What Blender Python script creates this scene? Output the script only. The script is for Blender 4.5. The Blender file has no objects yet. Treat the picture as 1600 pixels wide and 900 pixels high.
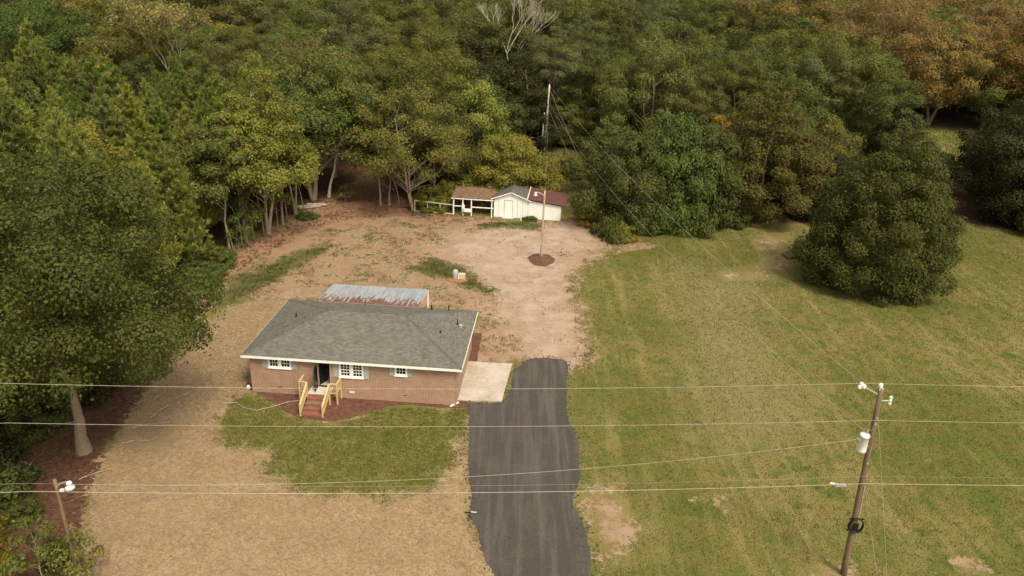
import bpy, bmesh, math, random
import numpy as np
from mathutils import Vector, Matrix, noise as mnoise

R_ = math.radians
scn = bpy.context.scene
col = scn.collection

# ---------------------------------------------------------------- camera, sky, sun, exposure
cam_d = bpy.data.cameras.new('camera')
cam = bpy.data.objects.new('camera', cam_d)
col.objects.link(cam)
cam_d.sensor_width = 36.0
cam_d.lens = 27.0
cam_d.clip_start = 0.5
cam_d.clip_end = 4000
cam.matrix_world = (Matrix.Translation((0, 0, 32)) @ Matrix.Rotation(R_(90 - 22.5), 4, 'X') @ Matrix.Rotation(R_(2.2), 4, 'Z'))
scn.camera = cam

SUN_EL, SUN_AZ = 54.0, 148.0      # azimuth clockwise from +Y: behind the camera, to its right
world = bpy.data.worlds.new('World')
scn.world = world
world.use_nodes = True
wn, wl = world.node_tree.nodes, world.node_tree.links
bg = wn['Background']
sky = wn.new('ShaderNodeTexSky')
sky.sky_type = 'NISHITA'
sky.sun_disc = False
sky.sun_elevation = R_(SUN_EL)
sky.sun_rotation = R_(SUN_AZ)
sky.air_density = 1.0
sky.dust_density = 4.0
sky.ozone_density = 0.6
hs = wn.new('ShaderNodeHueSaturation')
hs.inputs['Saturation'].default_value = 0.22
wl.new(sky.outputs['Color'], hs.inputs['Color'])
tint = wn.new('ShaderNodeMix')
tint.data_type = 'RGBA'
tint.blend_type = 'MULTIPLY'
tint.inputs['Factor'].default_value = 1.0
tint.inputs['B'].default_value = (1.0, 0.93, 0.80, 1)
wl.new(hs.outputs['Color'], tint.inputs['A'])
wl.new(tint.outputs['Result'], bg.inputs['Color'])
bg.inputs['Strength'].default_value = 0.10

sun_d = bpy.data.lights.new('sun', 'SUN')
sun_d.energy = 1.5
sun_d.angle = R_(17)
sun_d.color = (1.0, 0.86, 0.66)
sun = bpy.data.objects.new('sun', sun_d)
col.objects.link(sun)
az, el = R_(SUN_AZ), R_(SUN_EL)
to_sun = Vector((math.sin(az) * math.cos(el), math.cos(az) * math.cos(el), math.sin(el)))
sun.rotation_euler = to_sun.to_track_quat('Z', 'Y').to_euler()
sun.location = to_sun * 80

scn.view_settings.view_transform = 'Standard'
scn.view_settings.look = 'None'
scn.view_settings.exposure = 1.1
scn.view_settings.gamma = 1.0
scn.cycles.max_bounces = 6
scn.cycles.diffuse_bounces = 3
scn.cycles.glossy_bounces = 2
scn.cycles.transmission_bounces = 3
scn.cycles.transparent_max_bounces = 4

# ---------------------------------------------------------------- outlines on the ground (metres, x to the right of the drone, y ahead of it)
POLY = {
    'STRAW': [(-22.86, 31.64), (-25.32, 36.75), (-26.69, 40.27), (-27.43, 44.06), (-28.34, 48.92), (-28.76, 53.6), (-28.58, 58.08), (-28.63, 62.37), (-28.74, 66.52), (-27.67, 69.63), (-25.0, 72.35), (-21.54, 71.77), (-20.56, 61.7), (-20.83, 54.73), (-19.58, 50.89), (-15.55, 49.47), (-9.62, 51.6), (-2.65, 52.12), (-2.76, 47.66), (-2.19, 41.15), (-1.57, 37.67), (-0.23, 32.91)],
    'LAWN': [(-21.73, 52.19), (-20.8, 52.92), (-19.8, 52.97), (-17.45, 51.04), (-15.63, 49.82), (-13.67, 49.73), (-11.42, 50.6), (-8.73, 52.32), (-3.93, 52.33), (-2.79, 52.7), (-2.76, 50.66), (-3.0, 48.53), (-3.62, 46.72), (-3.81, 44.18), (-4.22, 42.58), (-5.63, 41.77), (-7.37, 41.25), (-7.53, 40.19), (-8.12, 40.75), (-9.59, 41.42), (-10.98, 41.07), (-11.96, 40.8), (-13.55, 41.25), (-14.26, 42.31), (-15.88, 42.42), (-16.65, 44.06), (-16.29, 45.52), (-18.38, 45.64), (-19.89, 45.69), (-20.83, 47.5), (-21.98, 49.87)],
    'MULCH_FRONT': [(-21.38, 55.12), (-20.66, 54.19), (-17.87, 54.23), (-4.17, 53.46), (-2.69, 52.73), (-4.05, 52.03), (-7.74, 52.48), (-9.67, 51.91), (-10.91, 51.01), (-11.92, 50.16), (-13.15, 49.57), (-15.63, 49.79), (-16.93, 50.61), (-18.54, 52.17), (-20.39, 53.35), (-21.48, 54.14)],
    'MULCH_SIDE': [(-4.12, 59.57), (-3.98, 62.41), (-3.67, 65.78), (-2.75, 65.78), (-2.71, 62.71), (-2.9, 59.92)],
    'MULCH_POLE': [(1.71, 86.76), (2.34, 88.06), (3.37, 88.57), (4.52, 87.99), (5.11, 86.9), (4.74, 85.32), (3.65, 84.31), (2.46, 84.61)],
    'DRIVE': [(1.84, 60.78), (3.45, 61.29), (4.93, 60.92), (5.23, 60.01), (4.78, 54.61), (4.67, 51.43), (5.12, 48.99), (5.36, 46.8), (5.24, 44.35), (4.75, 42.27), (4.4, 41.29), (4.78, 39.4), (5.3, 37.63), (5.29, 35.64), (4.87, 32.21), (0.49, 31.93), (-0.39, 34.32), (-0.9, 35.71), (-1.54, 37.67), (-2.11, 39.29), (-2.15, 41.15), (-2.42, 43.34), (-2.66, 46.17), (-2.83, 49.48), (-3.01, 52.98), (-0.26, 53.33), (0.12, 55.1), (0.29, 57.69), (0.94, 59.39)],
    'PATIO': [(-4.15, 53.22), (-3.74, 59.87), (0.26, 59.68), (-0.47, 53.33)],
    'DIRT': [(-30.38, 70.88), (-31.63, 77.92), (-29.33, 86.45), (-28.25, 96.73), (-24.01, 104.6), (-14.87, 104.18), (-7.57, 103.38), (-1.25, 102.08), (5.86, 102.18), (8.7, 104.87), (11.46, 100.13), (12.82, 92.52), (11.23, 88.73), (7.77, 84.01), (6.32, 77.94), (7.7, 72.9), (6.73, 68.29), (7.96, 64.24), (7.06, 60.39), (5.46, 59.12), (4.2, 59.83), (0.26, 59.7), (-4.11, 59.52), (-3.43, 70.22), (-8.4, 71.44), (-15.77, 72.41), (-23.49, 71.71), (-27.26, 71.25)],
    'TRACK': [(2.24, 60.5), (-0.51, 68.93), (-2.05, 76.26), (-4.88, 82.63), (-7.84, 86.68), (-8.94, 90.04), (-6.12, 95.32), (-1.19, 99.46), (4.04, 100.17), (8.47, 101.22), (10.62, 95.46), (8.99, 90.32), (5.36, 89.27), (5.99, 86.02), (7.81, 84.53), (5.71, 79.86), (6.03, 72.78), (6.62, 66.67), (5.64, 60.26)],
    'RED': [(-30.51, 66.34), (-32.57, 75.81), (-33.71, 83.7), (-31.93, 89.74), (-30.66, 96.28), (-28.41, 104.03), (-26.69, 112.54), (-25.83, 122.91), (-19.1, 113.55), (-9.67, 106.61), (-7.92, 102.05), (-16.28, 101.58), (-21.35, 100.37), (-26.74, 94.16), (-29.02, 85.43), (-30.92, 77.92), (-29.8, 69.35)],
    'REDL': [(-28.98, 31.45), (-41.07, 49.33), (-34.21, 53.67), (-29.24, 55.23), (-28.62, 51.1), (-27.89, 45.16), (-26.65, 40.99), (-25.42, 37.85), (-24.74, 35.66), (-23.11, 31.75)],
    'GREENA': [(-29.81, 71.09), (-30.22, 77.92), (-28.0, 82.14), (-25.58, 86.81), (-22.13, 88.55), (-23.72, 82.64), (-25.64, 76.7), (-27.95, 69.53)],
    'GREENB': [(-5.54, 99.57), (-0.36, 102.1), (4.06, 101.23), (3.54, 97.3), (-1.16, 97.88), (-4.52, 96.74)],
    'GREENC': [(-12.52, 81.82), (-9.36, 86.53), (-4.45, 81.59), (-1.36, 76.29), (-2.66, 74.36), (-6.31, 77.66), (-10.1, 80.0)],
    'BARE1': [(4.81, 42.54), (7.49, 43.41), (8.2, 40.42), (8.97, 38.62), (7.4, 35.67), (5.79, 34.58), (5.41, 36.67), (4.84, 39.64)],
    'BARE2': [(12.04, 42.12), (15.64, 42.79), (14.56, 41.88), (15.11, 40.77), (14.58, 40.32), (13.89, 41.78), (12.44, 41.91)],
    'BARE3': [(27.42, 37.53), (28.69, 37.35), (29.32, 35.78), (27.0, 35.66)],
    'BARE4': [(31.28, 99.1), (38.57, 101.55), (36.13, 91.54), (33.8, 85.67), (29.36, 82.22), (24.08, 81.7), (24.06, 84.75), (30.44, 88.59)],
    'BARE5': [(12.53, 93.64), (15.22, 95.36), (18.75, 93.93), (17.59, 91.75), (13.34, 90.05)],
    'BARE6': [(17.65, 35.82), (19.8, 36.6), (21.17, 36.17), (20.47, 33.93), (16.93, 33.7)],
    'WORN': [(21.19, 85.51), (26.32, 81.86), (23.09, 62.86), (22.02, 52.06), (17.42, 49.84), (18.3, 62.41)],
}


# ---------------------------------------------------------------- helpers
def tag(o, label=None, cat=None, group=None, kind=None):
    if label: o['label'] = label
    if cat: o['category'] = cat
    if group: o['group'] = group
    if kind: o['kind'] = kind
    return o

def empty(name, loc=(0, 0, 0), rz=0.0, parent=None):
    o = bpy.data.objects.new(name, None)
    col.objects.link(o)
    o.location = loc
    o.rotation_euler = (0, 0, rz)
    o.empty_display_size = 0.3
    if parent: o.parent = parent
    return o

def link(name, me, mat=None, parent=None, loc=None, rot=None, scale=None):
    o = bpy.data.objects.new(name, me)
    col.objects.link(o)
    if mat is not None and len(me.materials) == 0: me.materials.append(mat)
    if parent: o.parent = parent
    if loc is not None: o.location = loc
    if rot is not None: o.rotation_euler = rot
    if scale is not None: o.scale = scale
    return o

class MB:
    """collects shapes; build() links them as one mesh object"""
    def __init__(s): s.v, s.f, s.smooth = [], [], False
    def box(s, x0, x1, y0, y1, z0, z1):
        n = len(s.v)
        s.v += [(x0,y0,z0),(x1,y0,z0),(x1,y1,z0),(x0,y1,z0),(x0,y0,z1),(x1,y0,z1),(x1,y1,z1),(x0,y1,z1)]
        s.f += [tuple(n+i for i in q) for q in ((3,2,1,0),(4,5,6,7),(0,1,5,4),(1,2,6,5),(2,3,7,6),(3,0,4,7))]
        return s
    def hexa(s, pts):
        n = len(s.v); s.v += [tuple(p) for p in pts]
        s.f += [tuple(n+i for i in q) for q in ((3,2,1,0),(4,5,6,7),(0,1,5,4),(1,2,6,5),(2,3,7,6),(3,0,4,7))]
        return s
    def poly(s, pts):
        n = len(s.v); s.v += [tuple(p) for p in pts]; s.f.append(tuple(range(n, n+len(pts)))); return s
    def beam(s, a, b, w, h):
        a, b = Vector(a), Vector(b); d = (b-a).normalized()
        up = Vector((0,0,1)) if abs(d.z) < .95 else Vector((0,1,0))
        sx = d.cross(up).normalized()*w/2; sz = sx.cross(d).normalized()*h/2
        return s.hexa([a-sx-sz, a+sx-sz, b+sx-sz, b-sx-sz, a-sx+sz, a+sx+sz, b+sx+sz, b-sx+sz])
    def tube(s, pts, rad, sides=8, cap=True):
        pts = [Vector(p) for p in pts]
        if not isinstance(rad, (list, tuple)): rad = [rad]*len(pts)
        n0 = len(s.v); prev = None
        for i, p in enumerate(pts):
            d = (pts[min(i+1, len(pts)-1)] - pts[max(i-1, 0)])
            d = d.normalized() if d.length > 1e-9 else Vector((0,0,1))
            if prev is None:
                u = d.cross(Vector((0,0,1)) if abs(d.z) < .9 else Vector((1,0,0))).normalized()
            else:
                u = (prev - d*prev.dot(d)).normalized()
            prev = u; w = d.cross(u)
            for k in range(sides):
                a = 2*math.pi*k/sides
                s.v.append(tuple(p + (u*math.cos(a) + w*math.sin(a))*rad[i]))
        for i in range(len(pts)-1):
            for k in range(sides):
                a, b = n0+i*sides+k, n0+i*sides+(k+1) % sides
                s.f.append((a, b, b+sides, a+sides))
        if cap:
            s.f.append(tuple(n0+k for k in reversed(range(sides))))
            s.f.append(tuple(n0+(len(pts)-1)*sides+k for k in range(sides)))
        return s
    def lathe(s, prof, c=(0,0,0), sides=12):
        return s.tube([(c[0], c[1], c[2]+z) for r, z in prof], [max(r, 1e-4) for r, z in prof], sides)
    def mesh(s, name):
        me = bpy.data.meshes.new(name); me.from_pydata(s.v, [], s.f); me.update()
        if s.smooth: me.polygons.foreach_set('use_smooth', [True]*len(me.polygons))
        return me
    def build(s, name, mat, parent=None, **k):
        return link(name, s.mesh(name), mat, parent, **k)

def np_mesh(name, verts, faces, var=None, smooth=False):
    """faces: (N,k) array of one size"""
    me = bpy.data.meshes.new(name)
    verts = np.ascontiguousarray(verts, np.float32); faces = np.ascontiguousarray(faces, np.int32)
    n, k = faces.shape
    me.vertices.add(len(verts)); me.vertices.foreach_set('co', verts.ravel())
    me.loops.add(n*k); me.loops.foreach_set('vertex_index', faces.ravel())
    me.polygons.add(n); me.polygons.foreach_set('loop_start', np.arange(0, n*k, k, dtype=np.int32))
    me.update(calc_edges=True)
    if var is not None:
        at = me.attributes.new('var', 'FLOAT', 'FACE'); at.data.foreach_set('value', np.ascontiguousarray(var, np.float32))
    if smooth: me.polygons.foreach_set('use_smooth', np.ones(n, dtype=bool))
    return me

def terrain(x, y):
    t = np.maximum(0.0, np.asarray(y, float) - 108.0)
    return 0.09*t*t/(t+25)

def pip(px, py, poly):
    inside = np.zeros(px.shape, bool); n = len(poly)
    for i in range(n):
        x0, y0 = poly[i]; x1, y1 = poly[(i+1) % n]
        c = ((y0 > py) != (y1 > py)) & (px < (x1-x0)*(py-y0)/((y1-y0) if y1 != y0 else 1e-9) + x0)
        inside ^= c
    return inside

def sdist(px, py, poly):
    """signed distance, positive inside"""
    d = np.full(px.shape, 1e9); n = len(poly)
    for i in range(n):
        x0, y0 = poly[i]; x1, y1 = poly[(i+1) % n]
        ex, ey = x1-x0, y1-y0; L = ex*ex+ey*ey+1e-12
        t = np.clip(((px-x0)*ex + (py-y0)*ey)/L, 0, 1)
        d = np.minimum(d, np.hypot(px-x0-t*ex, py-y0-t*ey))
    return np.where(pip(px, py, poly), d, -d)

# ---------------------------------------------------------------- materials
def newmat(name):
    m = bpy.data.materials.new(name); m.use_nodes = True
    return m, m.node_tree.nodes, m.node_tree.links, m.node_tree.nodes['Principled BSDF']

def rgba(c): return (c[0], c[1], c[2], 1)

def mixc(N, Lk, fac, a, b, mode='MIX'):
    n = N.new('ShaderNodeMix'); n.data_type = 'RGBA'; n.blend_type = mode
    for sock, v in (('Factor', fac), ('A', a), ('B', b)):
        if isinstance(v, (int, float)): n.inputs[sock].default_value = v
        elif isinstance(v, tuple): n.inputs[sock].default_value = rgba(v)
        else: Lk.new(v, n.inputs[sock])
    return n.outputs['Result']

def noise(N, Lk, scale, detail=4, rough=.6, vec=None, dist=0.0):
    n = N.new('ShaderNodeTexNoise'); n.inputs['Scale'].default_value = scale; n.inputs['Detail'].default_value = detail
    n.inputs['Roughness'].default_value = rough; n.inputs['Distortion'].default_value = dist
    if vec is not None: Lk.new(vec, n.inputs['Vector'])
    return n.outputs['Fac']

def maths(N, Lk, op, a, b=None, clamp=False):
    n = N.new('ShaderNodeMath'); n.operation = op; n.use_clamp = clamp
    for i, v in enumerate((a, b)):
        if v is None: continue
        if isinstance(v, (int, float)): n.inputs[i].default_value = v
        else: Lk.new(v, n.inputs[i])
    return n.outputs[0]

def ramp(N, Lk, fac, lo, hi, a=0.0, b=1.0):
    n = N.new('ShaderNodeMapRange'); n.interpolation_type = 'SMOOTHSTEP'
    Lk.new(fac, n.inputs['Value'])
    for s, v in (('From Min', lo), ('From Max', hi), ('To Min', a), ('To Max', b)): n.inputs[s].default_value = v
    return n.outputs['Result']

def bump(N, Lk, h, P, strength=.3, dist=.02):
    b = N.new('ShaderNodeBump'); b.inputs['Strength'].default_value = strength; b.inputs['Distance'].default_value = dist
    Lk.new(h, b.inputs['Height']); Lk.new(b.outputs['Normal'], P.inputs['Normal'])

def simple(name, c, rough=.7, var=.25, scale=6.0, bmp=.15, metal=0.0, spec=.3, grain=None):
    """plain surface with mottling; grain stretches the mottling along z (wood)"""
    m, N, Lk, P = newmat(name)
    tc = N.new('ShaderNodeTexCoord'); vec = tc.outputs['Object']
    if grain:
        mp = N.new('ShaderNodeMapping'); mp.inputs['Scale'].default_value = grain; Lk.new(vec, mp.inputs['Vector']); vec = mp.outputs['Vector']
    n1 = noise(N, Lk, scale, 5, .65, vec); n2 = noise(N, Lk, scale*6, 3, .6, vec)
    f = maths(N, Lk, 'ADD', maths(N, Lk, 'MULTIPLY', n1, .6), maths(N, Lk, 'MULTIPLY', n2, .4))
    lo = tuple(x*(1-var) for x in c); hi = tuple(min(1, x*(1+var)) for x in c)
    Lk.new(mixc(N, Lk, ramp(N, Lk, f, .35, .65), lo, hi), P.inputs['Base Color'])
    P.inputs['Roughness'].default_value = rough; P.inputs['Metallic'].default_value = metal
    P.inputs['Specular IOR Level'].default_value = spec
    if bmp: bump(N, Lk, n2, P, bmp, .01)
    return m

def leaf_mat(name, trans=.42, dry=(1.5, 1.05, .55)):
    """foliage: the crown's own colour comes from the object's colour, each leaf varies about it"""
    m, N, Lk, P = newmat(name)
    oi = N.new('ShaderNodeObjectInfo'); at = N.new('ShaderNodeAttribute'); at.attribute_name = 'var'
    v = at.outputs['Fac']
    c1 = mixc(N, Lk, 1.0, oi.outputs['Color'], (.62, .66, .62), 'MULTIPLY')
    c2 = mixc(N, Lk, 1.0, oi.outputs['Color'], (1.4, 1.33, 1.25), 'MULTIPLY')
    c = mixc(N, Lk, v, c1, c2)
    cd = mixc(N, Lk, 1.0, oi.outputs['Color'], dry, 'MULTIPLY')
    c = mixc(N, Lk, ramp(N, Lk, v, .86, 1.0, 0, .8), c, cd)
    Lk.new(c, P.inputs['Base Color'])
    P.inputs['Roughness'].default_value = .62; P.inputs['Specular IOR Level'].default_value = .22
    tr = N.new('ShaderNodeBsdfTranslucent'); Lk.new(c, tr.inputs['Color'])
    mx = N.new('ShaderNodeMixShader'); mx.inputs[0].default_value = trans
    Lk.new(P.outputs[0], mx.inputs[1]); Lk.new(tr.outputs[0], mx.inputs[2])
    Lk.new(mx.outputs[0], N['Material Output'].inputs['Surface'])
    return m

M = {}
M['leaf'] = leaf_mat('leaf_foliage')
M['bark'] = simple('bark_grey_brown', (.20, .155, .11), .9, .4, 3, .5, grain=(6, 6, 1))
M['bark_pale'] = simple('bark_pale', (.27, .22, .155), .9, .35, 3, .4, grain=(6, 6, 1))
M['deadwood'] = simple('bleached_dead_wood', (.54, .49, .42), .85, .2, 3, .3, grain=(4, 4, 1))
M['white'] = simple('white_paint', (.80, .79, .76), .55, .05, 2, .05)
M['white_old'] = simple('weathered_white_paint', (.78, .78, .76), .75, .07, 1.2, .15)
M['lumber'] = simple('new_yellow_lumber', (.52, .40, .20), .7, .15, 3, .15, grain=(5, 5, 1))
M['oldwood'] = simple('weathered_wood', (.36, .29, .22), .85, .3, 2, .3, grain=(8, 8, 1))
M['pole'] = simple('creosote_pole_wood', (.17, .115, .07), .85, .35, 2, .4, grain=(9, 9, .6))
M['pole_pale'] = simple('pale_pole_wood', (.40, .31, .22), .85, .25, 2, .3, grain=(9, 9, .6))
M['pole_bleached'] = simple('sun_bleached_pole_wood', (.56, .47, .37), .85, .15, 2, .3, grain=(9, 9, .6))
M['black'] = simple('black_rubber', (.012, .012, .013), .5, .2, 5, .05)
M['dark'] = simple('dark_interior', (.03, .028, .026), .9, .2, 2, 0)
M['galv'] = simple('galvanised_steel', (.55, .56, .57), .4, .12, 8, .05, metal=.6)
M['porcelain'] = simple('white_porcelain', (.75, .75, .73), .25, .04, 4, 0, spec=.5)
M['wire'] = simple('aluminium_wire', (.40, .37, .30), .5, .08, 2, 0)
M['wire_dark'] = simple('dark_cable', (.30, .27, .22), .6, .1, 2, 0)
M['shutter'] = simple('grey_shutter_paint', (.33, .345, .32), .6, .08, 3, .05)
M['concrete_step'] = simple('grey_concrete', (.52, .49, .44), .85, .12, 1.5, .2)
M['floor_in'] = simple('pale_floor_boards', (.45, .40, .33), .5, .12, 2, .05)
M['maroon'] = simple('maroon_sheet_metal', (.115, .050, .048), .55, .25, 1.5, .1)
M['roof_dark'] = simple('dark_roll_roofing', (.10, .098, .09), .9, .3, 2, .2)
M['roof_leafy'] = simple('rust_and_leaf_litter_roof', (.17, .105, .07), .9, .45, 2.2, .4)
M['tank'] = simple('grey_green_tank_paint', (.33, .35, .33), .5, .1, 4, .05)
M['tan'] = simple('tan_plastic', (.50, .42, .31), .6, .1, 4, .05)
M['log'] = simple('grey_log_bark', (.33, .27, .21), .9, .35, 4, .4)
M['hose'] = simple('pale_hose', (.44, .39, .30), .6, .1, 2, 0)
M['asphalt_bit'] = simple('asphalt_lumps', (.075, .066, .058), .9, .3, 5, .2)

def glass_mat():
    m, N, Lk, P = newmat('dark_window_glass')
    P.inputs['Base Color'].default_value = (.012, .014, .015, 1); P.inputs['Roughness'].default_value = .08
    P.inputs['Specular IOR Level'].default_value = .5
    return m
M['glass'] = glass_mat()

def brick_mat(name, c1, c2, mortar, bw, bh, ms, rough=.85, along_z=True, bstr=.4, uv=False, mix=.5):
    m, N, Lk, P = newmat(name)
    if uv:
        tc = N.new('ShaderNodeUVMap'); vec = tc.outputs['UV']
    else:
        tc = N.new('ShaderNodeTexCoord'); sp = N.new('ShaderNodeSeparateXYZ'); Lk.new(tc.outputs['Object'], sp.inputs[0])
        cb = N.new('ShaderNodeCombineXYZ'); Lk.new(maths(N, Lk, 'ADD', sp.outputs['X'], sp.outputs['Y']), cb.inputs['X'])
        Lk.new(sp.outputs['Z'] if along_z else sp.outputs['Y'], cb.inputs['Y']); vec = cb.outputs[0]
    b = N.new('ShaderNodeTexBrick'); Lk.new(vec, b.inputs['Vector'])
    b.inputs['Scale'].default_value = 1.0; b.inputs['Brick Width'].default_value = bw; b.inputs['Row Height'].default_value = bh
    b.inputs['Mortar Size'].default_value = ms; b.inputs['Mortar Smooth'].default_value = .1; b.inputs['Bias'].default_value = 0
    b.inputs['Color1'].default_value = rgba(c1); b.inputs['Color2'].default_value = rgba(c2); b.inputs['Mortar'].default_value = rgba(mortar)
    n1 = noise(N, Lk, 1.1, 4, .6, vec)
    c = mixc(N, Lk, 1.0, b.outputs['Color'], mixc(N, Lk, ramp(N, Lk, n1, .3, .7), (.90, .90, .90), (1.08, 1.07, 1.05)), 'MULTIPLY')
    Lk.new(c, P.inputs['Base Color']); P.inputs['Roughness'].default_value = rough; P.inputs['Specular IOR Level'].default_value = .2
    inv = maths(N, Lk, 'SUBTRACT', 1.0, b.outputs['Fac'])
    bump(N, Lk, inv, P, bstr, .012)
    return m
M['brick'] = brick_mat('red_brown_brick', (.29, .135, .080), (.165, .068, .042), (.47, .37, .275), .24, .086, .017)
M['brick_step'] = brick_mat('brick_steps', (.27, .105, .07), (.19, .075, .05), (.20, .13, .10), .215, .076, .010)
M['shingle'] = brick_mat('grey_asphalt_shingle', (.172, .165, .143), (.110, .109, .100), (.075, .075, .070), .30, .145, .008, .95, bstr=.6, uv=True)

def metal_roof_mat():
    """galvanised sheets, rust patches near the house end and along some ribs"""
    m, N, Lk, P = newmat('galvanised_roof_with_rust')
    tc = N.new('ShaderNodeTexCoord'); sp = N.new('ShaderNodeSeparateXYZ'); Lk.new(tc.outputs['Object'], sp.inputs[0])
    mp = N.new('ShaderNodeMapping'); mp.inputs['Scale'].default_value = (4.5, .55, 1); Lk.new(tc.outputs['Object'], mp.inputs['Vector'])
    st = noise(N, Lk, 1.0, 4, .6, mp.outputs[0])
    y = sp.outputs['Y']
    near = ramp(N, Lk, y, .1, 5.4, 0.26, -.14)
    r = ramp(N, Lk, maths(N, Lk, 'ADD', st, near), .63, .70)
    spots = ramp(N, Lk, noise(N, Lk, 3.4, 3, .6, tc.outputs['Object']), .68, .72)
    r = maths(N, Lk, 'MAXIMUM', r, maths(N, Lk, 'MULTIPLY', spots, .6))
    base = mixc(N, Lk, ramp(N, Lk, noise(N, Lk, 1.2, 4, .6, mp.outputs[0]), .3, .7), (.25, .285, .32), (.38, .41, .435))
    rust = mixc(N, Lk, noise(N, Lk, 9, 3, .6, tc.outputs['Object']), (.12, .05, .035), (.26, .12, .08))
    Lk.new(mixc(N, Lk, r, base, rust), P.inputs['Base Color'])
    P.inputs['Metallic'].default_value = .15; P.inputs['Roughness'].default_value = .5
    return m
M['metal_roof'] = metal_roof_mat()

def slab_mat():
    m, N, Lk, P = newmat('pale_stained_concrete')
    tc = N.new('ShaderNodeTexCoord'); v = tc.outputs['Object']
    n1 = noise(N, Lk, .5, 5, .6, v); n2 = noise(N, Lk, 5, 5, .7, v); n3 = noise(N, Lk, .9, 2, .5, v, 1.2)
    c = mixc(N, Lk, ramp(N, Lk, n1, .35, .65), (.34, .285, .23), (.45, .40, .345))
    c = mixc(N, Lk, ramp(N, Lk, n2, .5, .75, 0, .5), c, (.25, .20, .155))
    c = mixc(N, Lk, ramp(N, Lk, maths(N, Lk, 'ABSOLUTE', maths(N, Lk, 'SUBTRACT', n3, .5)), .012, 0.0, 0, .75), c, (.60, .56, .50))
    Lk.new(c, P.inputs['Base Color']); P.inputs['Roughness'].default_value = .85
    bump(N, Lk, n2, P, .2, .01)
    return m
M['slab'] = slab_mat()

def asphalt_mat():
    m, N, Lk, P = newmat('ground_asphalt_millings')
    tc = N.new('ShaderNodeTexCoord'); v = tc.outputs['Object']
    mp = N.new('ShaderNodeMapping'); mp.inputs['Scale'].default_value = (1.6, .10, 1); mp.inputs['Rotation'].default_value = (0, 0, R_(3)); Lk.new(v, mp.inputs['Vector'])
    tr = noise(N, Lk, 1.0, 4, .55, mp.outputs[0], .4); n1 = noise(N, Lk, .35, 5, .6, v); n2 = noise(N, Lk, 14, 4, .75, v); n3 = noise(N, Lk, 2.2, 5, .7, v)
    c = mixc(N, Lk, ramp(N, Lk, tr, .42, .68), (.058, .053, .049), (.088, .081, .074))
    c = mixc(N, Lk, ramp(N, Lk, n1, .45, .75, 0, .5), c, (.095, .082, .068))
    c = mixc(N, Lk, ramp(N, Lk, n3, .55, .8, 0, .35), c, (.05, .044, .04))
    c = mixc(N, Lk, 1.0, c, mixc(N, Lk, ramp(N, Lk, n2, .3, .7), (.72, .72, .72), (1.3, 1.28, 1.25)), 'MULTIPLY')
    Lk.new(c, P.inputs['Base Color']); P.inputs['Roughness'].default_value = .9; P.inputs['Specular IOR Level'].default_value = .25
    h = maths(N, Lk, 'ADD', maths(N, Lk, 'MULTIPLY', n2, .3), tr)
    bump(N, Lk, h, P, .5, .05)
    return m
M['asphalt'] = asphalt_mat()

def litter_mat(name, lo, hi, pale, scale=3.0):
    m, N, Lk, P = newmat(name)
    tc = N.new('ShaderNodeTexCoord'); v = tc.outputs['Object']
    n1 = noise(N, Lk, scale, 6, .75, v); n2 = noise(N, Lk, scale*5, 4, .7, v, .8)
    c = mixc(N, Lk, ramp(N, Lk, n1, .35, .65), lo, hi)
    c = mixc(N, Lk, ramp(N, Lk, n2, .55, .75, 0, .55), c, pale)
    Lk.new(c, P.inputs['Base Color']); P.inputs['Roughness'].default_value = .95; P.inputs['Specular IOR Level'].default_value = .1
    bump(N, Lk, maths(N, Lk, 'ADD', n1, n2), P, .6, .05)
    return m
M['mulch'] = litter_mat('red_pine_straw_mulch', (.095, .047, .033), (.150, .080, .056), (.225, .135, .095), 2.2)

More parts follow.
